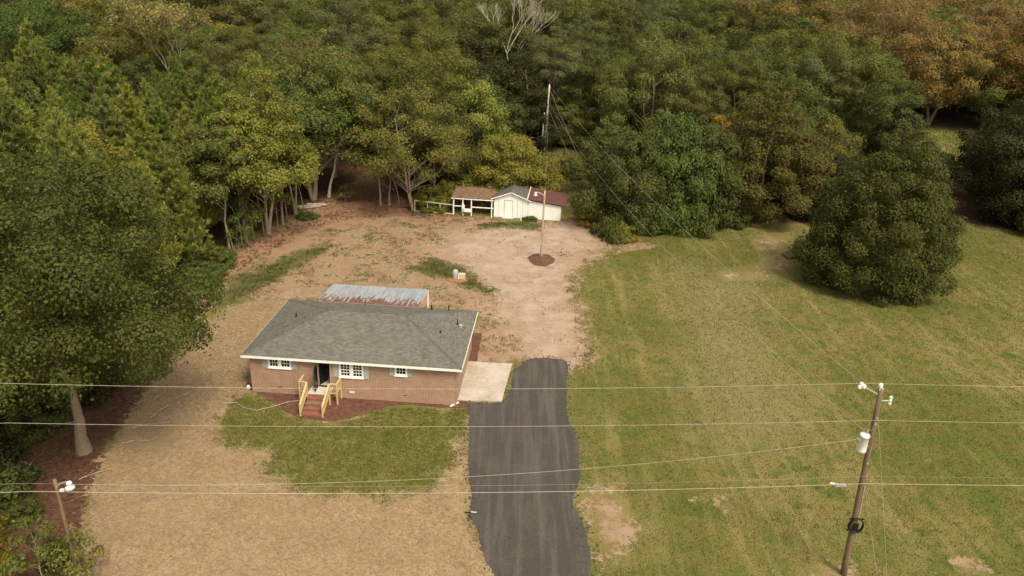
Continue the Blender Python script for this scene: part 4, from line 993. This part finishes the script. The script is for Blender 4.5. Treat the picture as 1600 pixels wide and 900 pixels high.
big('dark_cedar', cedar, (1.2, 139), 'dark shaded conifer left of the distant power pole', 'dark', sz=1.0)
big('dark_cedar', cedar, (-4.2, 143), 'dark shaded conifer just behind the shrub thicket', 'dark', rz=1.5, sz=.92, s=.9)
big('field_oak', proto('field_oak', broadleaf(25, 19.4, 7.4, .02, 'ovoid', 130, 150, .36, .20, .4, .3, 1, .12)), (35.6, 108.6), 'tall rounded oak with foliage to the ground left of the cone-shaped tree', (.120, .112, .028), clear=6)
gold = [proto('gold_tree', broadleaf(26, 25, 10.0, .2, 'round', 90, 150, .44, .22, .4, .4, 2, .8), 'bark_pale'), proto('gold_tree', broadleaf(27, 23, 8.0, .2, 'ovoid', 70, 150, .44, .24, .4, .35, 2, .8), 'bark_pale')]
big('gold_tree', gold[0], (76.5, 172), 'broad orange-brown autumn tree, largest of the golden trees', 'orange', clear=8)
big('gold_tree', gold[1], (90, 171), 'golden autumn tree on the right flank of the largest one', 'gold', rz=2, clear=6)
big('gold_tree', gold[1], (108, 168), 'golden autumn tree in the top right corner', (.19, .125, .03), rz=.7, s=1.15, clear=7)
big('gold_tree', gold[0], (116, 158), 'rusty orange tree at the right picture edge', 'orange', rz=4, s=.8, clear=6)
big('yellow_tree', proto('yellow_tree', broadleaf(28, 16.5, 4.8, .15, 'ovoid', 46, 170, .34, .28, .4, .2, 1, .6), 'bark'), (-45.5, 80.0), 'yellowing broadleaf tree just behind the huge evergreen', 'yelgreen', s=1.0)
big('slim_tree', proto('slim_tree', broadleaf(29, 13.5, 3.6, .2, 'pyramid', 34, 120, .32, .3, .4, .13, 1, .5), 'bark_pale'), (-42.0, 94.0), 'small green tree with thin white trunk behind the huge evergreen', 'oak')
big('yellow_tree', proto('yellow_tree', broadleaf(30, 11.5, 3.8, .1, 'vase', 34, 150, .34, .3, .4, .16, 2, .6), 'bark'), (33.5, 124), 'small bright yellow tree among the shrubs behind the round oak', 'yellow', rz=1)
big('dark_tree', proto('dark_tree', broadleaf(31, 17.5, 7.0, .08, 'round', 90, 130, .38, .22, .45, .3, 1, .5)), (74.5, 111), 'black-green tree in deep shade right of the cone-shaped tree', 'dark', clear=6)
EDGE = [proto('edge_tree', broadleaf(33+i, 17.5, 3.4, .42, 'ovoid', 26, 150, .36, .32, .4, .17, 1+i, .9, .7), 'bark_pale') for i in range(2)]
for i, (ex, ey, es, ec, et) in enumerate(((-33.6, 85.2, .95, 'oak', 'slender pale tree nearest the huge evergreen on the clearing edge'), (-32.8, 88.8, 1.05, 'bright', 'slender tree just left of the pointed green tree'), (-30.4, 96.0, 1.0, 'oak', 'slender tree just right of the pointed green tree'),
        (-30.0, 100.6, 1.1, 'green', 'slender tree between the pointed green tree and the log pile'), (-12.0, 109.0, .85, 'bright', 'slender bright tree behind the rail fence'))):
    big('edge_tree', EDGE[i % 2], (ex, ey), et, ec, clear=2.2, s=es, rz=i*1.1)

# ---------------------------------------------------------------- the wood, row behind row
PR = {'oak': [proto('oak_tree', broadleaf(40+i, 18+i*1.2, 5.6+.4*i, .22, ('round', 'ovoid', 'ovoid')[i], 50, 165, .35, .25, .4, .24, 1+(i == 1), .6)) for i in range(3)],
      'young_pine': [proto('young_pine', pine(50+i, 15.5+i, 3.9+.3*i, .10, 22, 8, .55, 40, .68, 0, .42)) for i in range(3)],
      'old_pine': [proto('old_pine', broadleaf(60+i, 20+i, 5.0, .40, 'umbrella', 34, 180, .30, .26, .35, .24, 1, .8, .62)) for i in range(2)],
      'shade': [proto('shade_tree', broadleaf(66, 16, 5.0, .05, 'ovoid', 50, 130, .40, .27, .4, .2, 1, .4))],
      'thin': [proto('thin_tree', broadleaf(68, 19, 4.6, .28, 'ovoid', 40, 70, .36, .28, .35, .2, 2, .95, drop=.12), 'bark_pale')]}
KIND = {'oak': 'oak_tree', 'young_pine': 'young_pine', 'old_pine': 'old_pine', 'shade': 'shade_tree', 'thin': 'thin_tree'}
WORD = {'oak': 'leafy tree', 'young_pine': 'young pine', 'old_pine': 'tall old pine', 'shade': 'bushy tree', 'thin': 'thin-crowned tree'}
HUE = {'oak': 'olive green', 'olive': 'olive brown', 'green': 'dark green', 'pine': 'green', 'pine_bright': 'bright green', 'pine_far': 'grey-green', 'gold': 'golden', 'orange': 'orange-brown',
       'yelgreen': 'yellow-green', 'dark': 'very dark', 'deep': 'deep green', 'brown': 'brownish', 'yellow': 'yellow'}
def zone(x, y, r):
    """kind and colour of the wood at a place"""
    if x < (-33 if y < 84 else -36) and y < 120 + (-33-x)*.35:
        return ('young_pine', 'pine_bright' if r < .38 else 'pine') if r < .985 else ('oak', 'oak')
    if y > 150 and x > 62: return ('oak', ('gold', 'oak', 'olive', 'green', 'orange', 'oak')[int(r*5.99)])
    if x < -60 and y > 150: return ('oak', ('olive', 'gold', 'green', 'olive', 'deep', 'yelgreen')[int(r*5.99)])
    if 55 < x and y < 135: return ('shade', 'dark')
    if x > 8:
        if y < 125: return ('shade', ('deep', 'green', 'oak')[int(r*2.99)])
        return (('old_pine', 'pine_far'), ('oak', 'oak'), ('oak', 'deep'), ('old_pine', 'oak'), ('thin', 'olive'), ('old_pine', 'pine_far'))[int(r*5.99)]
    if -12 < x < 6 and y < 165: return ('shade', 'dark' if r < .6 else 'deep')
    return (('oak', 'oak'), ('oak', 'green'), ('old_pine', 'pine_far'), ('oak', 'olive'), ('thin', 'olive'), ('oak', 'deep'), ('oak', 'oak'))[int(r*6.99)]

rf = np.random.default_rng(77)
rows = [30, 38, 46, 55, 64, 72, 80, 88, 96, 104, 112, 120, 129, 138, 147, 157, 168, 180, 193, 207, 222, 238, 257]
wood, woods_n = [], 0
GL = [p for p in GLADES]
for ri, ry in enumerate(rows):
    half_l, half_r = .70*ry+(18 if ry < 70 else 10), .72*ry+12
    x = -half_l + rf.random()*4; row = []
    while x < half_r:
        step = rf.uniform(5.8, 8.8)*(1+.0022*max(0, ry-110)); x += step*(.62 if (x < -38 and 60 < ry < 120 + (-33-x)*.35) else 1)
        px_, py_ = x+rf.normal()*.8, ry+rf.normal()*1.6
        A = np.array([px_]), np.array([py_])
        if sdist(*A, WOODS)[0] < 2.2: continue
        if any(sdist(*A, g_)[0] > -3.0 for g_ in GL): continue
        if any(math.hypot(px_-a, py_-b) < c for a, b, c in NAMED): continue
        if -11 < px_ < 12 and py_ < 124: continue
        if -26 < px_ < -16 and py_ < 117: continue       # dark path into the wood
        if abs(px_/py_-.556) < .05 and 100 < py_ < 150: continue       # open view to the far glade
        row.append((px_, py_))
    for i, (px_, py_) in enumerate(row):
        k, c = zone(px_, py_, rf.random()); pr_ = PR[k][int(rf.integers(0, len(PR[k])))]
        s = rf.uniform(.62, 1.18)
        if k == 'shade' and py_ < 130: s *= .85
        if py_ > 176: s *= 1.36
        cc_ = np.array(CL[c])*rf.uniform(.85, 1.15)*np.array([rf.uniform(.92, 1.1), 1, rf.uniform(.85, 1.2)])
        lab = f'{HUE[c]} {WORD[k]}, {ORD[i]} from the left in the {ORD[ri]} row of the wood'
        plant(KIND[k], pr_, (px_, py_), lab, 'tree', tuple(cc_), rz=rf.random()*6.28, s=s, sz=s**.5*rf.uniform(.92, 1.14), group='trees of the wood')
        woods_n += 1
print('trees in the wood', woods_n)

# ---------------------------------------------------------------- shrubs and thickets
SH = [proto('shrub', broadleaf(80+i, 3.4, 2.2, .0, 'dome', 34, 110, .24, .3, .4, .05, 3, .7)) for i in range(3)]
TH = [proto('thicket', broadleaf(84+i, 8.2, 5.2, .0, 'dome', 95, 150, .30, .21, .45, .09, 3, .35)) for i in range(2)]
WISP = proto('sapling', broadleaf(88, 4.5, 1.3, .3, 'ovoid', 12, 40, .24, .4, .3, .05, 1, 1.0), 'bark_pale')
SHRUBS = [
    (TH[0], (-1.0, 112.6), 1.15, 1.0, 'yelgreen', 'large arching yellow-green thicket rising behind the shed roof', 'thicket'),
    (TH[1], (-7.0, 113.5), .85, .9, 'oak', 'vine-covered thicket behind the open bay of the shed', 'thicket'),
    (TH[0], (15.4, 101.0), 1.0, 1.55, 'deep', 'tall dark thicket at the left end of the right hedge', 'thicket'),
    (TH[1], (20.8, 104.0), 1.1, 1.65, 'green', 'tall green thicket with yellow flecks in the right hedge', 'thicket'),
    (TH[0], (26.4, 106.0), 1.1, 1.45, 'deep', 'dark middle thicket of the right hedge', 'thicket'),
    (TH[1], (47.0, 109.0), 1.0, 1.1, 'dark', 'dark thicket in the gap beside the cone-shaped tree', 'thicket'),
    (TH[0], (58.0, 113.0), 1.1, 1.1, 'dark', 'black-green thicket behind the cone-shaped tree', 'thicket'),
    (TH[1], (76.5, 107.5), 1.1, 1.5, 'dark', 'dark thicket at the right edge of the field', 'thicket'),
    (TH[0], (27.0, 118.0), 1.0, 1.2, 'olive', 'olive thicket behind the middle of the hedge', 'thicket'),
    (TH[1], (42.0, 121.0), 1.1, 1.3, 'oak', 'rounded thicket behind the round oak', 'thicket'),
    (TH[0], (52.0, 133.0), 1.1, 1.1, 'olive', 'pale olive thicket behind the round oak clearing', 'thicket'),
    (TH[1], (63.5, 140.0), 1.0, .9, 'oak', 'low thicket left of the far green glade', 'thicket'),
    (TH[0], (73.0, 134.5), .75, .7, 'deep', 'low dark thicket in front of the far green glade', 'thicket'),
    (TH[0], (94.0, 136.5), 1.0, 1.0, 'deep', 'dark thicket right of the far green glade', 'thicket'),
    (SH[0], (11.2, 101.6), 1.0, .9, 'yellow', 'yellow-green shrub at the left foot of the hedge', 'shrub'),
    (SH[1], (14.0, 95.6), .75, .9, 'yelgreen', 'small pale shrub on the brush heap by the hedge', 'shrub'),
    (SH[2], (18.5, 99.2), .9, .9, 'green', 'leafy shrub in front of the hedge', 'shrub'),
    (SH[0], (24.0, 101.4), .9, .8, 'green', 'low shrub at the hedge foot', 'shrub'),
    (SH[1], (30.6, 104.0), 1.0, .9, 'deep', 'low dark shrub between hedge and round oak', 'shrub'),
    (WISP, (-22.6, 32.0), .8, 1.1, 'olive', 'thin sapling right at the street light pole', 'sapling'),
    (WISP, (-24.9, 32.2), .9, 1.2, 'oak', 'thin sapling left of the street light pole', 'sapling'),
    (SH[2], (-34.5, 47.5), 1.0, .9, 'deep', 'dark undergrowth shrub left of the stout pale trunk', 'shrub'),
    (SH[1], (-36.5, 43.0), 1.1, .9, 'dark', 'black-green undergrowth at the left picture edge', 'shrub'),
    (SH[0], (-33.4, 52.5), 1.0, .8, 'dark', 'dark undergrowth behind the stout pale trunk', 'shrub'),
    (SH[2], (-29.6, 37.6), .5, .7, 'deep', 'small low shrub on the litter below the stout trunk', 'shrub'),
    (SH[0], (-32.2, 38.2), 1.0, 1.2, 'deep', 'dark shrub on litter at the left picture edge', 'shrub'),
    (SH[1], (-24.6, 33.4), .36, 1.6, (.13, .12, .04), 'scrubby brown-green shrub at the foot of the street light', 'shrub'),
    (SH[2], (-28.6, 32.4), .6, 1.7, 'yellow', 'yellow-leaved shrub in the bottom left corner', 'shrub'),
    (SH[0], (-30.6, 35.2), .55, 1.8, 'yellow', 'yellow-leaved shrub above the bottom left corner', 'shrub'),
    (SH[2], (-33.2, 80.5), .8, .8, 'oak', 'low shrub on the red bank behind the huge evergreen', 'shrub'),
    (SH[1], (-33.4, 76.0), .9, .7, 'green', 'shrub half hidden by the huge evergreen crown', 'shrub'),
    (SH[0], (-28.0, 99.2), .5, .5, 'green', 'little green shrub on clay right of the pale trunks', 'shrub'),
    (SH[0], (-12.0, 105.6), .9, 1.1, 'bright', 'bright shrub behind the rail fence', 'shrub'),
    (SH[2], (-10.3, 106.6), .8, 1.4, 'yelgreen', 'leafy yellow-green shrub climbing beside the open bay', 'shrub'),
    (SH[1], (2.3, 102.1), .32, .55, 'green', 'green vine growing up the white shed wall', 'shrub'),
    (SH[2], (1.35, 102.3), .2, .45, 'green', 'small vine on the shed wall beside the door', 'shrub'),
    (WISP, (-24.6, 107.2), .8, .8, 'olive', 'lone thin sapling on the red litter at the dark path', 'sapling'),
    (WISP, (-32.3, 88.0), 1.1, 1.4, 'oak', 'leaning thin sapling at the foot of the pointed green tree', 'sapling'),
    (WISP, (-32.8, 90.0), 1.0, 1.7, 'olive', 'bare-stemmed sapling beside the pale twin trunks', 'sapling'),
    (WISP, (-30.6, 94.5), 1.0, 1.8, 'oak', 'tall sapling right of the pale twin trunks', 'sapling'),
    (WISP, (-32.6, 85.6), .9, 1.2, 'green', 'short sapling on the red bank', 'sapling'),
    (TH[1], (9.0, 147.5), 1.0, 1.0, 'oak', 'rounded thicket closing the glade behind the distant power pole', 'thicket'),
    (TH[0], (16.5, 149.0), 1.1, 1.2, 'olive', 'olive thicket up the slope right of the distant power pole', 'thicket'),
    (SH[0], (9.4, 126.0), 1.2, .8, 'olive', 'weedy shrub in the glade behind the shed', 'shrub'),
]
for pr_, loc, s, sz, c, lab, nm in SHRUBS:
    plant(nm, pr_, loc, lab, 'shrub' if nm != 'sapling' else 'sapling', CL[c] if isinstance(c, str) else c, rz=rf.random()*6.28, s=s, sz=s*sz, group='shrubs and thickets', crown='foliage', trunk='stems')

# bare stems leaning out of the wood edge
STEMS = [((-32.4, 86.4), (-33.8, 88.6, 5.0)), ((-32.0, 87.3), (-34.2, 87.4, 5.6)), ((-31.6, 88.6), (-33.0, 89.2, 6.2)), ((-32.9, 84.9), (-34.5, 86.0, 4.2)), ((-31.0, 90.4), (-32.2, 91.2, 7.0)), ((-30.0, 97.0), (-31.2, 98.0, 6.5)), ((-29.0, 101.5), (-30.6, 102.4, 6.0)), ((-16.4, 105.6), (-17.6, 106.0, 4.4)), ((-12.8, 105.0), (-11.2, 105.4, 4.6))]
for i, (a, b) in enumerate(STEMS):
    m = MB(); m.smooth = True; a_ = Vector((*a, -.2)); b_ = Vector(b); m.tube([a_, a_.lerp(b_, .4)+Vector((.15, 0, .3)), a_.lerp(b_, .75)+Vector((.1, .1, .3)), b_], [.075, .06, .045, .02], 6)
    for k in range(4):
        p = a_.lerp(b_, .45+.13*k); d = Vector((rf.normal()*.9, rf.normal()*.6, .9)); m.tube([p, p+d*.7, p+d*1.3], [.025, .018, .006], 4)
    tag(m.build('bare_stem', M['bark_pale']), f'{ORD[i]} bare pale stem from the left along the edge of the wood', 'stem', 'bare stems at the wood edge')
tag(link('brush_heap', (lambda m: m.mesh('brush_heap'))((lambda m: [m, [m.tube([(x, y, .05), (x+d*math.cos(a), y+d*math.sin(a), .15+rf.random()*.35)], [.03, .012], 4) for x, y, d, a in zip(rf.normal(13.6, 1.2, 60), rf.normal(94.6, .6, 60), rf.uniform(.6, 1.6, 60), rf.random(60)*6.28)]][0])(MB())), M['log']), 'low heap of cut brush at the left end of the hedge', 'brush heap')

# ---------------------------------------------------------------- grass, weeds and straw that stand up from the ground
def scatter(n, polys, box, seed, exclude=(), accept=None):
    rg = np.random.default_rng(seed); x = rg.uniform(box[0], box[1], n); y = rg.uniform(box[2], box[3], n); ok = np.zeros(n, bool)
    for p in polys: ok |= pip(x, y, POLY[p] if isinstance(p, str) else p)
    for p in exclude: ok &= ~pip(x, y, POLY[p] if isinstance(p, str) else p)
    if accept is not None: ok &= accept(x, y, rg)
    return x[ok], y[ok], rg

HOUSE_P = [(-21, 53), (-3.6, 52), (-2.7, 70), (-20, 71)]
FIELD = [(3.5, 33), (40, 33), (70, 70), (78, 103), (66, 108), (40, 103), (26, 100), (14, 94), (11, 89), (7.8, 84), (6.3, 78), (7.7, 72), (6.7, 68), (7.9, 64), (6, 60), (5.4, 55), (5.2, 49), (5.6, 45), (5.2, 40), (5.8, 35)]
def blades(name, x, y, rg, h, wd, nb, color, label, spread=.06, lean=.5):
    n = len(x)*nb; cx = np.repeat(x, nb)+rg.normal(size=n)*spread; cy = np.repeat(y, nb)+rg.normal(size=n)*spread; z = terrain(cx, cy)
    a = rg.random(n)*6.28; hh = h*rg.uniform(.5, 1.3, n); dx, dy = np.cos(a), np.sin(a); l = lean*hh*rg.uniform(.2, 1.2, n); b = rg.random(n)*6.28
    v = np.stack([np.stack([cx-dx*wd, cy-dy*wd, z-.01], -1), np.stack([cx+dx*wd, cy+dy*wd, z-.01], -1), np.stack([cx+np.cos(b)*l, cy+np.sin(b)*l, z+hh], -1)], 1).reshape(-1, 3)
    me = np_mesh(name, v, np.arange(3*n).reshape(n, 3), np.clip(.45+np.repeat(rg.normal(size=len(x))*.16, nb)+rg.normal(size=n)*.12, 0, 1))
    me.materials.append(M['leaf']); o = link(name, me); o.color = (*color, 1); tag(o, label, 'grass', kind='stuff'); return o
x, y, rg = scatter(90000, [FIELD], (3, 78, 33, 108), 1, ['BARE1', 'BARE2', 'BARE3', 'BARE4', 'BARE6', 'DRIVE'])
blades('field_grass', x, y, rg, .10, .028, 4, (.152, .150, .038), 'olive grass of the right hand field', .14)
def lawn_ok(x, y, rg):
    d = sdist(x, y, POLY['LAWN']); v = np.array([mnoise.noise(Vector((a*.7, b*.7, 5)))*1.1 + mnoise.noise(Vector((a*2.3, b*2.3, 2)))*.7 for a, b in zip(x, y)]); return d*.75 + v*1.25 > .15
x, y, rg = scatter(26000, [[(-24, 39), (-2.9, 39), (-2.6, 54), (-24, 54)]], (-24, -2, 39, 54), 2, ['DRIVE', 'MULCH_FRONT', HOUSE_P], lawn_ok)
blades('lawn_grass', x, y, rg, .09, .024, 4, (.165, .165, .042), 'green grass of the small front lawn', .08)
def patchy(x, y, rg):
    v = np.array([mnoise.noise(Vector((a*.32, b*.32, 3))) + .6*mnoise.noise(Vector((a*1.1, b*1.1, 8))) for a, b in zip(x, y)]); return v > .06
x, y, rg = scatter(16000, ['DIRT'], (-32, 13, 59, 105), 3, [HOUSE_P, 'PATIO', 'DRIVE', 'TRACK', 'MULCH_SIDE'], patchy)
blades('yard_weeds', x, y, rg, .13, .032, 7, (.115, .118, .034), 'patchy weeds on the clay behind the house', .16)
x, y, rg = scatter(12000, ['GREENA', 'GREENB', 'GREENC'], (-31, 5, 69, 103), 4, (), lambda x, y, rg: np.maximum.reduce([sdist(x, y, POLY[q]) for q in ('GREENA', 'GREENB', 'GREENC')])*.5 + np.array([mnoise.noise(Vector((a*.55, b*.55, 4)))*1.2 + mnoise.noise(Vector((a*1.7, b*1.7, 6)))*.9 for a, b in zip(x, y)]) > .42)
blades('yard_grass', x, y, rg, .14, .034, 8, (.085, .11, .024), 'green grass patches in the back yard', .18)
x, y, rg = scatter(1400, ['TRACK'], (-9, 11, 60, 101), 6, ['DRIVE'], patchy)
blades('track_weeds', x, y, rg, .10, .03, 6, (.11, .11, .04), 'few weeds on the bare turning track', .14)
x, y, rg = scatter(24000, GLADES, (0, 110, 110, 190), 7)
blades('glade_grass', x, y, rg, .45, .05, 3, (.15, .185, .042), 'tall grass in the glades behind the shed', .3)
def flakes(name, x, y, rg, L, wd, color, label, zmax=.05):
    n = len(x); a = rg.random(n)*6.28; z = terrain(x, y)+rg.uniform(.006, zmax, n); l = L*rg.uniform(.5, 1.4, n); dx, dy = np.cos(a)*l/2, np.sin(a)*l/2; wx, wy = -np.sin(a)*wd, np.cos(a)*wd; t = rg.normal(size=n)*.03
    v = np.stack([np.stack([x-dx-wx, y-dy-wy, z-t], -1), np.stack([x+dx-wx, y+dy-wy, z+t], -1), np.stack([x+dx+wx, y+dy+wy, z+t+.008], -1), np.stack([x-dx+wx, y-dy+wy, z-t+.008], -1)], 1).reshape(-1, 3)
    me = np_mesh(name, v, np.arange(4*n).reshape(n, 4), np.clip(.5+rg.normal(size=n)*.22, 0, .85)); me.materials.append(M['leaf']); o = link(name, me); o.color = (*color, 1); return tag(o, label, 'litter', kind='stuff')
x, y, rg = scatter(90000, ['STRAW'], (-29, 0, 31, 73), 8, ['LAWN', 'DRIVE', HOUSE_P, 'MULCH_FRONT'])
flakes('spread_straw', x, y, rg, .28, .010, (.42, .31, .185), 'loose straw spread over the side and front yard')
x, y, rg = scatter(60000, ['RED', 'REDL', WOODS], (-45, 30, 31, 125), 9, ['STRAW'])
flakes('leaf_litter', x, y, rg, .24, .06, (.155, .085, .052), 'dead leaves on the floor of the wood edge', .07)
x, y, rg = scatter(16000, ['MULCH_FRONT', 'MULCH_SIDE', 'MULCH_POLE'], (-22, 6, 49, 89), 10)
flakes('mulch_straw', x, y, rg, .26, .016, (.175, .085, .058), 'red pine straw on the mulch beds', .09)
# crumbs of asphalt along the driveway edge
rg = np.random.default_rng(12); m = MB(); dp = POLY['DRIVE']
for i in range(len(dp)):
    a, b = Vector(dp[i]), Vector(dp[(i+1) % len(dp)]); 
    for k in range(int((b-a).length*16)):
        p = a.lerp(b, rg.random()); s = abs(rg.normal())*.024+.010; q = (p.x+rg.normal()*.28, p.y+rg.normal()*.22)
        m.hexa([(q[0]+sx*s*rg.uniform(.6, 1.2), q[1]+sy*s*rg.uniform(.6, 1.2), zz) for zz in (.0, .035+s*.9) for sx, sy in ((-1, -1), (1, -1), (1, 1), (-1, 1))])
tag(m.build('asphalt_crumbs', M['asphalt_bit']), 'loose asphalt crumbs along the driveway edges', 'gravel', kind='stuff')
